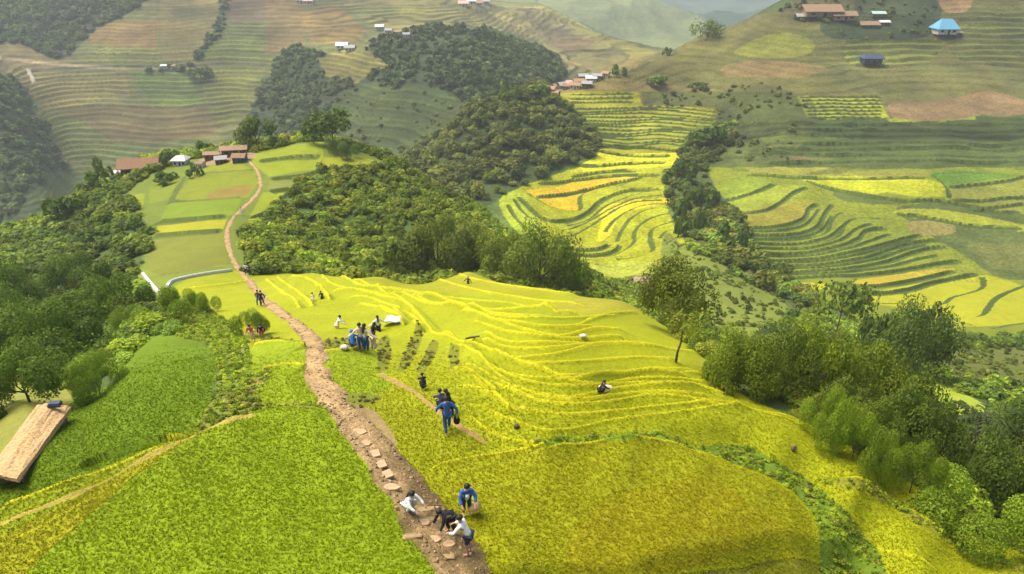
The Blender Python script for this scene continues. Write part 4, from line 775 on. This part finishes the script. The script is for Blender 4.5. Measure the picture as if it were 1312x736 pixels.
for px, py, w_, rm, wl, lab, yy in ((1050,20,46,M_brown,M_rust,'long brown timber longhouse on the hilltop at the upper right',2.9), (1079,25,30,M_brown,M_rust,'shorter brown timber house adjoining the hilltop longhouse',2.6), (1029,24,20,M_grey,M_navy,'low pale blue roofed shed left of the hilltop longhouse',1.6), (1124,21,17,M_green,M_wood,'hut with pale green roof on the wooded hilltop',1.8), (1132,32,13,M_white,M_wood,'small white roofed hut just below the green roofed hut',1.8), (1112,34,24,M_brown,M_wood,'dark low shed left of the white roofed hilltop hut',1.3)):
    house('hill_house', lab, px, py, w_, rm, wl, 340, 500, 'houses on the right hilltop', wh=yy, ratio=.55)
house('blue_house', 'house with bright blue hipped roof and pale porch on the upper right slope', 1208, 45, 26, M_blue, M_plas, 340, 520, hip=.5, ratio=.8, hr=.28, pitch=.9, stilts=True)
house('dark_shed', 'dark shed right beside the blue roofed house', 1226, 46, 10, M_brown, M_wood, 340, 520, cat='shed', wh=2.0)
house('navy_hut', 'lone hut with dark blue sides on the open slope below the hilltop houses', 1115, 82, 25, M_navy, M_navy, 320, 480, hip=.25, ratio=.6, hr=.24, cat='hut', stilts=True)
for px, py, w_, rm, lab in ((439,62,15,M_white,'white roofed farmhouse on the far hill above the dark woods'), (449,65,13,M_grey,'grey roofed house right of the white roofed far farmhouse'), (487,38,11,M_white,'bright white shelter on the far ridge track'), (498,43,9,M_grey,'tiny grey house just right of the white far shelter'), (510,45,10,M_rust,'tiny rusty roofed house on the far ridge track'), (521,48,9,M_grey,'last tiny grey house on the far ridge track before the woods')):
    house('far_house', lab, px, py, w_, rm, M_plas, 380, 900, 'houses on the far hill', ratio=.8, wh=2.6)
for k, (px, py, w_, rm) in enumerate(((594,8,13,M_pink), (604,5,12,M_white), (613,7,12,M_rust), (622,5,11,M_grey), (387,4,13,M_pink), (396,5,12,M_pink))):
    house('far_house', 'pale house of the tiny hamlets at the top of the far hill', px, py, w_, rm, M_plas, 380, 1200, 'far hamlet houses', ratio=.8, wh=3.0)
house('road_hut', 'tiny pale hut by the dirt road on the far left hill', 211, 88, 8, M_white, M_plas, 380, 900, cat='hut', wh=2.4)
house('road_hut', 'tiny rust roofed hut beside the pale road hut on the far left hill', 222, 88, 8, M_rust, M_plas, 380, 900, cat='hut', wh=2.4)
# thatched roof at the lower left
A_, B_, C_, D_ = [Vector((*cast(a, b, 15, 60, .75), 0)) for a, b in ((48, 519), (90, 521), (22, 613), (-24, 613))]
for q in (A_, B_, C_, D_): q.z = float(hgt(q.x, q.y)) + .75
ctr = (A_ + B_ + C_ + D_) / 4; ax = ((C_ + D_) - (A_ + B_)).normalized(); e = empty('thatched_house', (ctr.x, ctr.y, min(float(hgt(q.x, q.y)) for q in (A_, B_, C_, D_)) - .1)); tag(e, 'long house seen from above with straw thatched roof beside the darker left field', 'house')
inv = Vector(e.location); bm = bmesh.new(); up = Vector((0, 0, .22)); r1 = (A_ + B_) / 2 + up; r2 = (C_ + D_) / 2 + up
top = [bm.verts.new(q - inv) for q in (A_, r1, B_, C_, r2, D_)]; bot = [bm.verts.new(q - inv - Vector((0, 0, .22))) for q in (A_, r1, B_, C_, r2, D_)]
for vv, fl in ((top, 1), (bot, -1)): bm.faces.new([vv[i] for i in (0, 1, 4, 5)][::fl]); bm.faces.new([vv[i] for i in (1, 2, 3, 4)][::fl])
for a, b in ((0, 1), (1, 2), (2, 3), (3, 4), (4, 5), (5, 0)): bm.faces.new((bot[a], bot[b], top[b], top[a]))
bmesh.ops.subdivide_edges(bm, edges=bm.edges[:], cuts=5, use_grid_fill=True)
for v in bm.verts: v.co += Vector((random.uniform(-.03, .03), random.uniform(-.03, .03), random.uniform(-.03, .03)))
bmobj('roof', bm, M_thatch, e)
bm = bmesh.new(); cs = [ctr + (q - ctr) * .84 for q in (A_, B_, C_, D_)]; lo = [bm.verts.new((q.x - inv.x, q.y - inv.y, -.4)) for q in cs]; hi_ = [bm.verts.new(q - inv - Vector((0, 0, .2))) for q in cs]
for k in range(4): bm.faces.new((lo[k], lo[(k + 1) % 4], hi_[(k + 1) % 4], hi_[k]))
bmobj('wall', bm, M_wood, e)
rp = A_.lerp(B_, .72).lerp(C_.lerp(D_, .3), .09) + Vector((0, 0, .30)); bm = bmesh.new(); mbox(bm, (0, 0, .10), (.55, .34, .16), .15); mbox(bm, (.02, 0, .21), (.5, .28, .06), .15); o = bmobj('crate', bm, M_navy); o.location = rp; tag(o, 'small dark blue crate lying on the thatched roof', 'crate')
# ---------------------------------------------------------------- channels, stones, log, sheet
def channel(label, line, y0, y1):
    q = np.array([cast(a, b, y0, y1) for a, b in smooth(line, 5, False)]); bm = bmesh.new(); prof = [(-.17, -.4), (-.17, .10), (-.11, .10), (-.11, -.02), (.11, -.02), (.11, .10), (.17, .10), (.17, -.4)]; rows = []
    for i in range(len(q)):
        t = q[min(i + 1, len(q) - 1)] - q[max(i - 1, 0)]; t /= np.hypot(*t) + 1e-9; z = float(hgt(*q[i])) + .3
        rows.append([bm.verts.new((q[i][0] + t[1] * a, q[i][1] - t[0] * a, z + b)) for a, b in prof])
    for i in range(len(rows) - 1):
        for k in range(7): bm.faces.new((rows[i][k], rows[i][k + 1], rows[i + 1][k + 1], rows[i + 1][k]))
    tag(bmobj('irrigation_channel', bm, M_conc), label, 'channel', 'concrete channels left of the path')
M_conc = mat('concrete', (.62, .62, .58), .85, 5., .12)
channel('short pale concrete channel running steeply down at the left field edge', [(183, 352), (190, 361), (200, 373), (208, 381)], 60, 130)
channel('long pale concrete channel curving along the field towards the path', [(214, 372), (220, 363), (240, 357), (268, 352), (297, 348)], 60, 130)
def stone(name, label, cat, px, py, s, m, y0, y1, group=None, seed=0, sq=.6):
    p = at(px, py, y0, y1); bm = bmesh.new(); bmesh.ops.create_icosphere(bm, subdivisions=2, radius=1); r = random.Random(seed)
    for v in bm.verts: v.co = Vector((v.co.x * s, v.co.y * s * .8, v.co.z * s * sq)) * r.uniform(.85, 1.1)
    o = bmobj(name, bm, m); o.location = p + Vector((0, 0, s * sq * .6)); tag(o, label, cat, group)
for k, (px, py, lab) in enumerate(((476, 584, 'first pinkish stepping slab at the upper end of the stone row on the path'), (484, 598, 'middle pinkish stepping slab of the row on the path'), (492, 611, 'lowest of the three pinkish stepping slabs near the crouching person in white'))):
    p = at(px, py, 10, 40); bm = bmesh.new(); vv = mbox(bm, (0, 0, 0), (.72, .46, .06), .35 + .1 * k, taper=.93); bmesh.ops.bevel(bm, geom=bm.edges[:], offset=.02, segments=1); o = bmobj('stepping_stone', bm, M_slab) if 'M_slab' in globals() else None
    if o is None:
        M_slab = mat('pinkish_slab', (.42, .28, .16), .9, 5., .2, .02); o = bmobj('stepping_stone', bm, M_slab)
    o.location = p + Vector((0, 0, .065)); tag(o, lab, 'stepping stone', 'slabs on the path')
for k, (px, py, w_, d_, lab) in enumerate(((459, 556, .8, .5, 'broad earth coloured slab where the path meets the dark bank'), (468, 571, .6, .42, 'slab just above the row of three stepping slabs'), (502, 627, .7, .42, 'slab between the stepping row and the crouching person in the pale tunic'), (541, 672, .7, .4, 'slab in front of the crouching person in the pale tunic'), (556, 694, .62, .4, 'slab in the middle of the path left of the white shirted person'), (575, 700, .5, .36, 'small slab under the arms of the white shirted person'))):
    p = at(px, py, 8, 40); bm = bmesh.new(); r = random.Random(k); n_ = 7; ring = [(w_ / 2 * math.cos(6.283 * q / n_) * r.uniform(.8, 1.1), d_ / 2 * math.sin(6.283 * q / n_) * r.uniform(.8, 1.1)) for q in range(n_)]
    lo_ = [bm.verts.new((a, b, -.06)) for a, b in ring]; up_ = [bm.verts.new((a * .94, b * .94, .03)) for a, b in ring]; bm.faces.new(up_); bm.faces.new(lo_[::-1])
    for q in range(n_): bm.faces.new((lo_[q], lo_[(q + 1) % n_], up_[(q + 1) % n_], up_[q]))
    o = bmobj('paving_stone', bm, M_slab); o.location = p + Vector((0, 0, .10)); tag(o, lab, 'paving stone', 'slabs on the path', 'thing')
M_mud = mat('earth_step', (.33, .23, .11), .95, 4., .3, .04)
for k, (px, py, rz, lab) in enumerate(((545, 655, .2, 'pale earth step in the path between the crouching and the dark clothed person'), (553, 668, .15, 'second pale earth step of the path, downhill of the one by the crouching person'), (570, 716, .1, 'flat earth step at the feet of the person in the white shirt'), (528, 690, .1, 'earth step at the left edge of the path near the bottom of the photo'))):
    p = at(px, py, 8, 40); bm = bmesh.new(); mbox(bm, (0, 0, 0), (.75, .2, .14), rz, taper=.85); bmesh.ops.subdivide_edges(bm, edges=bm.edges[:], cuts=2, use_grid_fill=True)
    for v in bm.verts: v.co += Vector([random.uniform(-.03, .03) for _ in range(3)])
    o = bmobj('earth_step', bm, M_mud, None, True); o.location = p + Vector((0, 0, .05)); tag(o, lab, 'step', 'earth steps in the path')
stone('boulder', 'small pale boulder lying in the yellow terraces left of the lone tree', 'rock', 747, 432, .26, M_stone, 25, 75)
stone('boulder', 'rounded pale rock at the path side next to the blue crouching person', 'rock', 441, 447, .26, M_stone, 25, 60, seed=2)
stone('stump', 'brown stump in the rice left of the big rounded field', 'stump', 662, 549, .14, M_bark, 15, 50, seed=3, sq=1.1)
stone('stump', 'reddish stump on the bank beside the weedy strip at the right', 'stump', 1016, 577, .15, mat('red_wood', (.20, .12, .06), .9), 15, 50, seed=5, sq=1.3)
p = at(605, 437, 25, 75); bm = bmesh.new(); tube(bm, [(-.4, -.1, .22), (-.1, 0, .24), (.2, .06, .25), (.45, .12, .27)], [.06, .07, .07, .05], 8); o = bmobj('log', bm, M_bark, None, True); o.location = p; tag(o, 'short dark log lying across the yellow terraces', 'log')
p = at(504, 414, 25, 75); bm = bmesh.new(); bmesh.ops.create_grid(bm, x_segments=10, y_segments=8, size=.5)
for v in bm.verts: v.co = Vector((v.co.x * 1.25, v.co.y * .8, .34 + .06 * math.sin(v.co.x * 9) * math.cos(v.co.y * 7) - .3 * (abs(v.co.x) > .45)))
r = bmesh.ops.extrude_face_region(bm, geom=bm.faces[:]); [setattr(v, 'co', v.co - Vector((0, 0, .03))) for v in r['geom'] if isinstance(v, bmesh.types.BMVert)]
o = bmobj('sheet', bm, M_white, None, True); o.location = p; tag(o, 'white plastic sheet spread on the yellow rice above the group of people', 'sheet')
# ---------------------------------------------------------------- people
M_skin = mat('skin', (.42, .24, .16), .6, 20., .08); M_hair = mat('black_hair', (.018, .014, .012), .55, 30., .3)
def cloth(n, c): return mat('cloth_' + n, c, .9, 12., .18, .01)
K_blue = cloth('blue', (.025, .10, .34)); K_royal = cloth('bright_blue', (.02, .16, .55)); K_white = cloth('white', (.74, .70, .66)); K_pale = cloth('pale', (.62, .66, .60)); K_black = cloth('black', (.018, .018, .022)); K_navy = cloth('navy', (.035, .045, .09)); K_red = cloth('red', (.48, .10, .07)); K_pink = cloth('pink', (.70, .52, .44)); K_denim = cloth('denim', (.03, .075, .20)); K_cream = cloth('cream', (.70, .60, .44))
def skin_mesh(nodes, edges, rad, levels=2):
    me = bpy.data.meshes.new('tmp'); me.from_pydata(nodes, edges, []); o = bpy.data.objects.new('tmp', me); COL.objects.link(o)
    m = o.modifiers.new('s', 'SKIN'); m.use_smooth_shade = True; m.branch_smoothing = .3
    for i, v in enumerate(me.skin_vertices[0].data): v.radius = (rad[i], rad[i]); v.use_root = i == 0
    if levels: s_ = o.modifiers.new('u', 'SUBSURF'); s_.levels = levels; s_.render_levels = levels
    dg = bpy.context.evaluated_depsgraph_get(); out = bpy.data.meshes.new_from_object(o.evaluated_get(dg), depsgraph=dg); bpy.data.objects.remove(o); bpy.data.meshes.remove(me); return out
def pose(kind):
    """joints of a 1.62 m figure facing +y, feet on z = 0"""
    V3 = Vector; hz, lean, kf = .88, .05, 0.
    arms = [(-.22, .04, -.26, -.25, .16, -.24), (.22, .04, -.26, .25, .16, -.24)]     # elbow, wrist offsets from the shoulder and elbow
    feet = [(-.10, .0), (.10, .0)]; knees = [(-.105, .03, .46), (.105, .03, .46)]
    if kind == 'bend': lean = 1.0; hz = .84; arms = [(-.06, .10, -.26, 0, .12, -.22), (.06, .10, -.26, 0, .14, -.22)]; feet = [(-.14, -.08), (.14, .08)]; knees = [(-.13, .06, .45), (.13, .14, .46)]
    if kind == 'stoop': lean = .5; arms = [(-.10, .14, -.22, .06, .20, -.10), (.10, .14, -.22, -.04, .20, -.10)]; hz = .85
    if kind == 'crouch': lean = .55; hz = .30; arms = [(-.08, .20, -.18, .05, .20, -.08), (.08, .20, -.18, -.05, .20, -.08)]; feet = [(-.13, .12), (.13, .12)]; knees = [(-.16, .34, .46), (.16, .34, .46)]
    if kind == 'walk': feet = [(-.09, -.22), (.09, .24)]; knees = [(-.10, -.02, .47), (.10, .20, .48)]; arms = [(-.20, .08, -.25, 0, .16, -.20), (.20, -.10, -.25, 0, -.04, -.24)]
    if kind == 'carry': arms = [(-.18, .05, -.26, .08, .22, .02), (.18, .05, -.26, -.08, .22, .02)]
    c, s_ = math.cos(lean), math.sin(lean); P = V3((0, 0, hz)); up = V3((0, s_, c)); fw = V3((0, c, -s_))
    sp = P + up * .22; ch = P + up * .42; nk = P + up * .55; hl = .35 * lean; hu = V3((0, math.sin(hl), math.cos(hl))); hd = nk + hu * .13; sh = [ch + V3((x, 0, 0)) + up * .05 for x in (-.17, .17)]
    el = [sh[i] + V3(arms[i][:3]) for i in (0, 1)]; wr = [el[i] + V3(arms[i][3:]) for i in (0, 1)]; hp = [P + V3((x, 0, -.03)) for x in (-.09, .09)]
    an = [V3((feet[i][0], feet[i][1] - .02, .08)) for i in (0, 1)]; to = [V3((feet[i][0] * 1.15, feet[i][1] + .17, .035)) for i in (0, 1)]; kn = [V3(k) for k in knees]
    return dict(P=P, sp=sp, ch=ch, nk=nk, hd=hd, hu=hu, sh=sh, el=el, wr=wr, hp=hp, kn=kn, an=an, to=to, up=up, fw=fw)
_bod = {}
def body_mesh(kind):
    if kind in _bod: return _bod[kind]
    J = pose(kind); N_, E_, R_ = [], [], []
    def add(p, r, par=None):
        N_.append(tuple(p)); R_.append(r)
        if par is not None: E_.append((par, len(N_) - 1))
        return len(N_) - 1
    a = add(J['P'], .125); b = add(J['sp'], .115, a); c = add(J['ch'], .125, b); n = add(J['nk'], .052, c); h0 = add(J['nk'] + J['hu'] * .06, .055, n); h1 = add(J['hd'], .088, h0); add(J['hd'] + J['hu'] * .10, .062, h1)
    hf = Vector((0, J['hu'].z, -J['hu'].y))
    for i in (0, 1):
        s_ = add(J['sh'][i], .058, c); e = add(J['el'][i], .042, s_); w = add(J['wr'][i], .030, e); dr = (J['wr'][i] - J['el'][i]).normalized(); pm = add(J['wr'][i] + dr * .055, .032, w)
        sd = dr.cross(Vector((0, .3, 1))).normalized()
        for k, l in enumerate((.062, .074, .068, .052)):
            b0 = add(J['wr'][i] + dr * .09 + sd * (k - 1.5) * .02, .010, pm); b1 = add(Vector(N_[b0]) + dr * l * .5 + Vector((0, 0, -.006)), .009, b0); add(Vector(N_[b1]) + dr * l * .4 + Vector((0, 0, -.018)), .007, b1)
        t0 = add(J['wr'][i] + dr * .035 + sd * .036 * (1 if i else -1), .011, w); add(Vector(N_[t0]) + dr * .04 + sd * .018 * (1 if i else -1), .008, t0)
        p = add(J['hp'][i], .088, a); k_ = add(J['kn'][i], .060, p); an = add(J['an'][i], .040, k_); add(J['to'][i], .030, an)
    me = skin_mesh(N_, E_, R_, 1); bm = bmesh.new(); bm.from_mesh(me)
    side = Vector((1, 0, 0)); hd, hu = J['hd'] + J['hu'] * .02, J['hu']
    nb = len(bm.faces); ellip(bm, hd + hf * .092 - hu * .015, (.016, .022, .024), 8, 6)                        # nose
    for s_ in (-1, 1): ellip(bm, hd + side * s_ * .086 - hu * .01, (.014, .024, .034), 8, 6)                   # ears
    bm.faces.ensure_lookup_table(); nf = len(bm.faces)
    for s_ in (-1, 1): ellip(bm, hd + hf * .080 + side * s_ * .034 + hu * .012, (.014, .010, .009), 8, 6)      # eyes
    ellip(bm, hd + hf * .078 - hu * .052, (.026, .010, .008), 8, 6)                                            # mouth
    bm.faces.ensure_lookup_table()
    for f in bm.faces[nf:]: f.material_index = 1
    for f in bm.faces: f.smooth = True
    bm.to_mesh(me); bm.free(); me.name = 'body'; me.materials.clear(); me.materials.append(M_skin); me.materials.append(M_lip); _bod[kind] = me; return me
M_lip = mat('lip_and_eye', (.10, .03, .025), .5, 20., .1)
_cl = {}
def wear(kind, piece, grow=.0):
    key = (kind, piece, grow)
    if key in _cl: return _cl[key].copy()
    J = pose(kind); N_, E_, R_ = [], [], []
    def add(p, r, par=None):
        N_.append(tuple(p)); R_.append(r + grow)
        if par is not None: E_.append((par, len(N_) - 1))
        return len(N_) - 1
    L = lambda a, b, t: a.lerp(b, t)
    if piece in ('shirt', 'jacket', 'tee', 'tunic'):
        a = add(J['sp'], .140); b = add(J['ch'], .150, a); add(J['nk'] - J['up'] * .03, .075, b); l = add(J['P'] - J['up'] * .04, .150, a)
        if piece == 'jacket': add(J['P'] - Vector((0, 0, .16)), .16, l)
        if piece == 'tunic': add(J['P'] + Vector((0, .06, -.12)), .21, l)
        for i in (0, 1):
            s_ = add(J['sh'][i], .076, b)
            if piece == 'tee': add(L(J['sh'][i], J['el'][i], .75), .066, s_)
            else: e = add(J['el'][i], .060, s_); add(L(J['el'][i], J['wr'][i], .92), .050, e)
    else:
        a = add(J['P'] + J['up'] * .02, .145)
        for i in (0, 1):
            p = add(J['hp'][i], .108, a); k = add(J['kn'][i] if piece == 'trousers' else L(J['hp'][i], J['kn'][i], .9), .082, p)
            if piece == 'trousers': add(L(J['kn'][i], J['an'][i], .93), .064, k)
    me = skin_mesh(N_, E_, R_, 1); _cl[key] = me; return me.copy()
def hair_mesh(kind, long_=False):
    J = pose(kind); hu = J['hu']; hf = Vector((0, hu.z, -hu.y)); rot = Matrix((Vector((1, 0, 0)), hf, hu)).transposed(); bm = bmesh.new(); ellip(bm, J['hd'] + hu * .045 - hf * .02, (.108, .112, .098), 14, 10, rot)
    if long_: tube(bm, [J['hd'] - hf * .06 + hu * .05, J['hd'] - hf * .12 - hu * .08, J['nk'] - hf * .13 - J['up'] * .10, J['sp'] - J['fw'] * .15 + J['up'] * .06], [.07, .075, .062, .03], 8)
    return bm
def person(label, px, py, kind, rz, top=('shirt', K_white), bottom=('trousers', K_black), y0=10, y1=120, hair=True, long_=False, group=None, scale=1., sink=0., extra=None):
    p = at(px, py, y0, y1); e = empty('person', p + Vector((0, 0, .06 - sink)), rz); e.scale = (scale,) * 3; tag(e, label, 'person', group)
    b = bpy.data.objects.new('body', body_mesh(kind)); COL.objects.link(b); b.parent = e
    for pc in (top, bottom):
        if pc: m = wear(kind, pc[0]); m.materials.clear(); link({'tee': 'shirt'}.get(pc[0], pc[0]), m, pc[1], e)
    if hair: bmobj('hair', hair_mesh(kind, long_), M_hair, e, True)
    if extra: extra(e, pose(kind))
    return e
PI = math.pi
person('person with long black hair crouching on the path edge in a pale tunic', 522, 655, 'crouch', -2.2, ('tunic', K_pale), ('trousers', K_pale), long_=True, y0=12, y1=40, scale=1.05)
def open_front(e, J):
    bm = bmesh.new(); c = (J['ch'] + J['sp']) / 2 + J['fw'] * .135; tube(bm, [J['ch'] + J['fw'] * .12, c + J['fw'] * .02, J['P'] + J['fw'] * .13], [.07, .075, .06], 8); bmobj('undershirt', bm, K_pale, e, True)
person('person in open blue jacket over pale shirt stooping in rice beside the path', 598, 660, 'stoop', PI + .25, ('jacket', K_blue), ('trousers', K_navy), y0=12, y1=40, extra=open_front, scale=1.08)
person('person in black bending low over the path between the blue jacket and white shirt', 580, 684, 'bend', 2.2, ('shirt', K_black), ('trousers', K_black), y0=12, y1=40, scale=1.0)
person('person in white shirt and dark shorts with bare legs bending on the path', 601, 712, 'stoop', 1.25, ('shirt', K_white), ('shorts', K_navy), y0=12, y1=40, scale=1.08)


e = person('tall person in blue jacket and blue trousers standing seen from behind', 574, 555, 'walk', .25, ('jacket', K_blue), ('trousers', K_denim), y0=14, y1=60, scale=1.12)
p = Vector(e.location) + Vector((.40, .1, .55)); bm = bmesh.new(); ellip(bm, (0, 0, 0), (.15, .10, .22), 14, 10); tube(bm, [(-.08, 0, .18), (-.05, 0, .34), (.05, 0, .34), (.08, 0, .18)], [.014] * 4, 6); o = bmobj('bag', bm, K_black, None, True); o.location = p; tag(o, 'black shoulder bag at the side of the tall person in blue', 'bag')
person('dark clothed long haired person wading in rice just behind the tall blue person', 578, 533, 'stoop', .9, ('shirt', K_black), ('trousers', K_black), y0=14, y1=60, sink=.25, long_=True)
person('navy clothed person low in rice beyond the tall blue person', 567, 527, 'crouch', .4, ('shirt', K_navy), ('trousers', K_black), y0=14, y1=60)
person('small dark person crouching alone in the brown furrow above the tall blue person', 543, 500, 'crouch', .3, ('shirt', K_black), ('trousers', K_black), y0=14, y1=60, scale=.8)
G = 'people gathered at the terrace corner'
person('person in pale pink shirt, left of the pair standing at the terrace corner', 464, 451, 'stand', .4, ('shirt', K_pink), ('trousers', K_denim), y0=20, y1=60, group=G, scale=1.1)
person('person in cream shirt, right of the pair standing at the terrace corner', 470, 452, 'stand', -.5, ('shirt', K_cream), ('trousers', K_denim), y0=20, y1=60, group=G, scale=1.1, long_=True)
person('person with big dark hair and black top standing beside the brown scarp', 479, 449, 'stoop', -.4, ('shirt', K_black), ('trousers', K_pink), y0=20, y1=60, group=G, scale=1.05, long_=True)
person('person in bright blue hooded coat crouching left of the standing pair', 453, 447, 'crouch', .3, ('tunic', K_royal), ('trousers', K_navy), y0=20, y1=60, group=G, hair=False, scale=1.0, extra=lambda e, J: bmobj('hood', hair_mesh('crouch'), K_royal, e, True))
person('small person in pale clothes squatting between the blue coat and the standing pair', 460, 448, 'crouch', -.2, ('shirt', K_cream), ('trousers', K_pink), y0=20, y1=60, group=G, scale=.8)
person('person in white bending in the yellow rice above the path bend', 432, 421, 'stoop', -1.2, ('shirt', K_white), ('trousers', K_cream), y0=25, y1=75, sink=.6, scale=.95)
person('person in black and white standing waist deep in rice left of the white sheet', 485, 423, 'stand', .5, ('shirt', K_white), ('trousers', K_black), y0=25, y1=75, sink=.55, long_=True, scale=.95)
person('tiny dark figure bending in rice near the top of the yellow terraces', 413, 383, 'bend', .5, ('shirt', K_black), ('trousers', K_black), y0=30, y1=80, sink=.55, scale=.8)
person('tiny pale figure crouching in rice between the path and the tiny dark figure', 402, 387, 'crouch', .5, ('shirt', K_cream), ('trousers', K_cream), y0=30, y1=80, scale=.8)
person('lone dark figure standing on the far crest of the yellow field', 600, 364, 'stand', 2.8, ('shirt', K_black), ('trousers', K_navy), y0=40, y1=95, sink=.5, scale=.85)
person('person in dark top crouching over a pale bundle in the middle of the right terraces', 768, 503, 'crouch', -1.4, ('shirt', K_black), ('trousers', K_black), y0=18, y1=60, scale=.78, sink=.12)
p = at(774, 503, 18, 60); bm = bmesh.new(); ellip(bm, (0, 0, .28), (.34, .24, .2)); ellip(bm, (.25, .05, .24), (.2, .17, .15)); o = bmobj('bundle', bm, K_cream, None, True); o.location = p; tag(o, 'pale cloth bundle lying in the rice by the crouching dark person', 'bundle')
for px, py, kd, rz, t, bt, lab in ((333, 392, 'walk', 2.9, K_navy, K_denim, 'left walker of the dark blue pair on the path near the round bush'), (337, 393, 'walk', 3.2, K_black, K_navy, 'right walker of the dark blue pair on the path near the round bush'), (316, 352, 'walk', .1, K_white, K_navy, 'walker with white top on the path under the concrete channel end'), (321, 354, 'walk', .2, K_navy, K_black, 'dark walker beside the white topped walker on the path'), (310, 276, 'walk', .3, K_white, K_pale, 'distant walker in white on the upper path')):
    person(lab, px, py, kd, rz, ('shirt', t), ('trousers', bt), y0=40, y1=150, group='people walking on the path', scale=.9)
person('person in red clothes squatting left of the round bush by the path', 325, 438, 'stoop', PI, ('shirt', K_red), ('trousers', K_pink), y0=25, y1=70, group='people in red by the round bush', scale=.85)
person('person in dark top and red skirt right of the round bush by the path', 337, 437, 'stoop', PI + .4, ('shirt', K_black), ('shorts', K_red), y0=25, y1=70, group='people in red by the round bush', scale=.85)
p = at(608, 660, 12, 40); bm = bmesh.new(); bmesh.ops.create_cone(bm, segments=24, radius1=.27, radius2=.03, depth=.2, cap_ends=True)
for v in bm.verts: v.co.z += .5
o = bmobj('straw_hat', bm, mat('straw', (.72, .52, .20), .9, 14., .2), None, True); o.location = p; tag(o, 'round yellow straw hat resting on the rice beside the person in the blue jacket', 'hat')
# ---------------------------------------------------------------- camera, light, air
cam = bpy.data.cameras.new('camera'); cam.sensor_width = 36; cam.lens = 36 * F / 1312; cam.clip_end = 9000; cam.clip_start = .1
co = bpy.data.objects.new('camera', cam); COL.objects.link(co); co.rotation_euler = (math.pi / 2 - PITCH, 0, 0); S.camera = co
w = bpy.data.worlds.new('World'); S.world = w; w.use_nodes = True; bg = w.node_tree.nodes['Background']
sky = w.node_tree.nodes.new('ShaderNodeTexSky'); sky.sky_type = 'NISHITA'; sky.sun_disc = False
EL, AZ = math.radians(62), math.radians(-70)          # high soft sun on the left
sky.sun_elevation = EL; sky.sun_rotation = AZ; sky.dust_density = 5.0; sky.air_density = 1.0
w.node_tree.links.new(sky.outputs[0], bg.inputs['Color']); bg.inputs['Strength'].default_value = .125
sl = bpy.data.lights.new('sun', 'SUN'); sl.energy = 2.7; sl.angle = math.radians(38); sl.color = (1, .91, .74)
so = bpy.data.objects.new('sun', sl); COL.objects.link(so)
sd = Vector((math.sin(AZ) * math.cos(EL), math.cos(AZ) * math.cos(EL), math.sin(EL))); so.rotation_euler = (-sd).to_track_quat('-Z', 'Y').to_euler()
zlo, zhi = float(Z.min()) - 1, max(6.0, float(Z.max()) + 12)
bm = bmesh.new(); bmesh.ops.create_cube(bm, size=1)
for v in bm.verts: v.co = Vector((v.co.x * 9600, -60 + (v.co.y + .5) * 3500, zlo + (v.co.z + .5) * (zhi - zlo)))
me = bpy.data.meshes.new('haze'); bm.to_mesh(me); bm.free()
hm = bpy.data.materials.new('haze'); hm.use_nodes = True; N = hm.node_tree.nodes; N.remove(N['Principled BSDF']); pv = N.new('ShaderNodeVolumePrincipled')
pv.inputs['Color'].default_value = (.80, .88, .95, 1); pv.inputs['Density'].default_value = .00025; pv.inputs['Anisotropy'].default_value = .25
hm.node_tree.links.new(pv.outputs[0], N['Material Output'].inputs['Volume'])
tag(link('haze', me, hm), 'pale haze filling the valley', None, None, 'stuff')
print('zrange', zlo, zhi)
S.view_settings.view_transform = 'Standard'; S.view_settings.look = 'None'; S.view_settings.exposure = .84; S.view_settings.gamma = 1
S.render.engine = 'CYCLES'; cy = S.cycles; cy.max_bounces = 5; cy.diffuse_bounces = 3; cy.glossy_bounces = 1; cy.transmission_bounces = 3; cy.volume_bounces = 1; cy.transparent_max_bounces = 4
cy.use_denoising = True; cy.use_adaptive_sampling = True; cy.adaptive_threshold = .02; cy.use_fast_gi = False
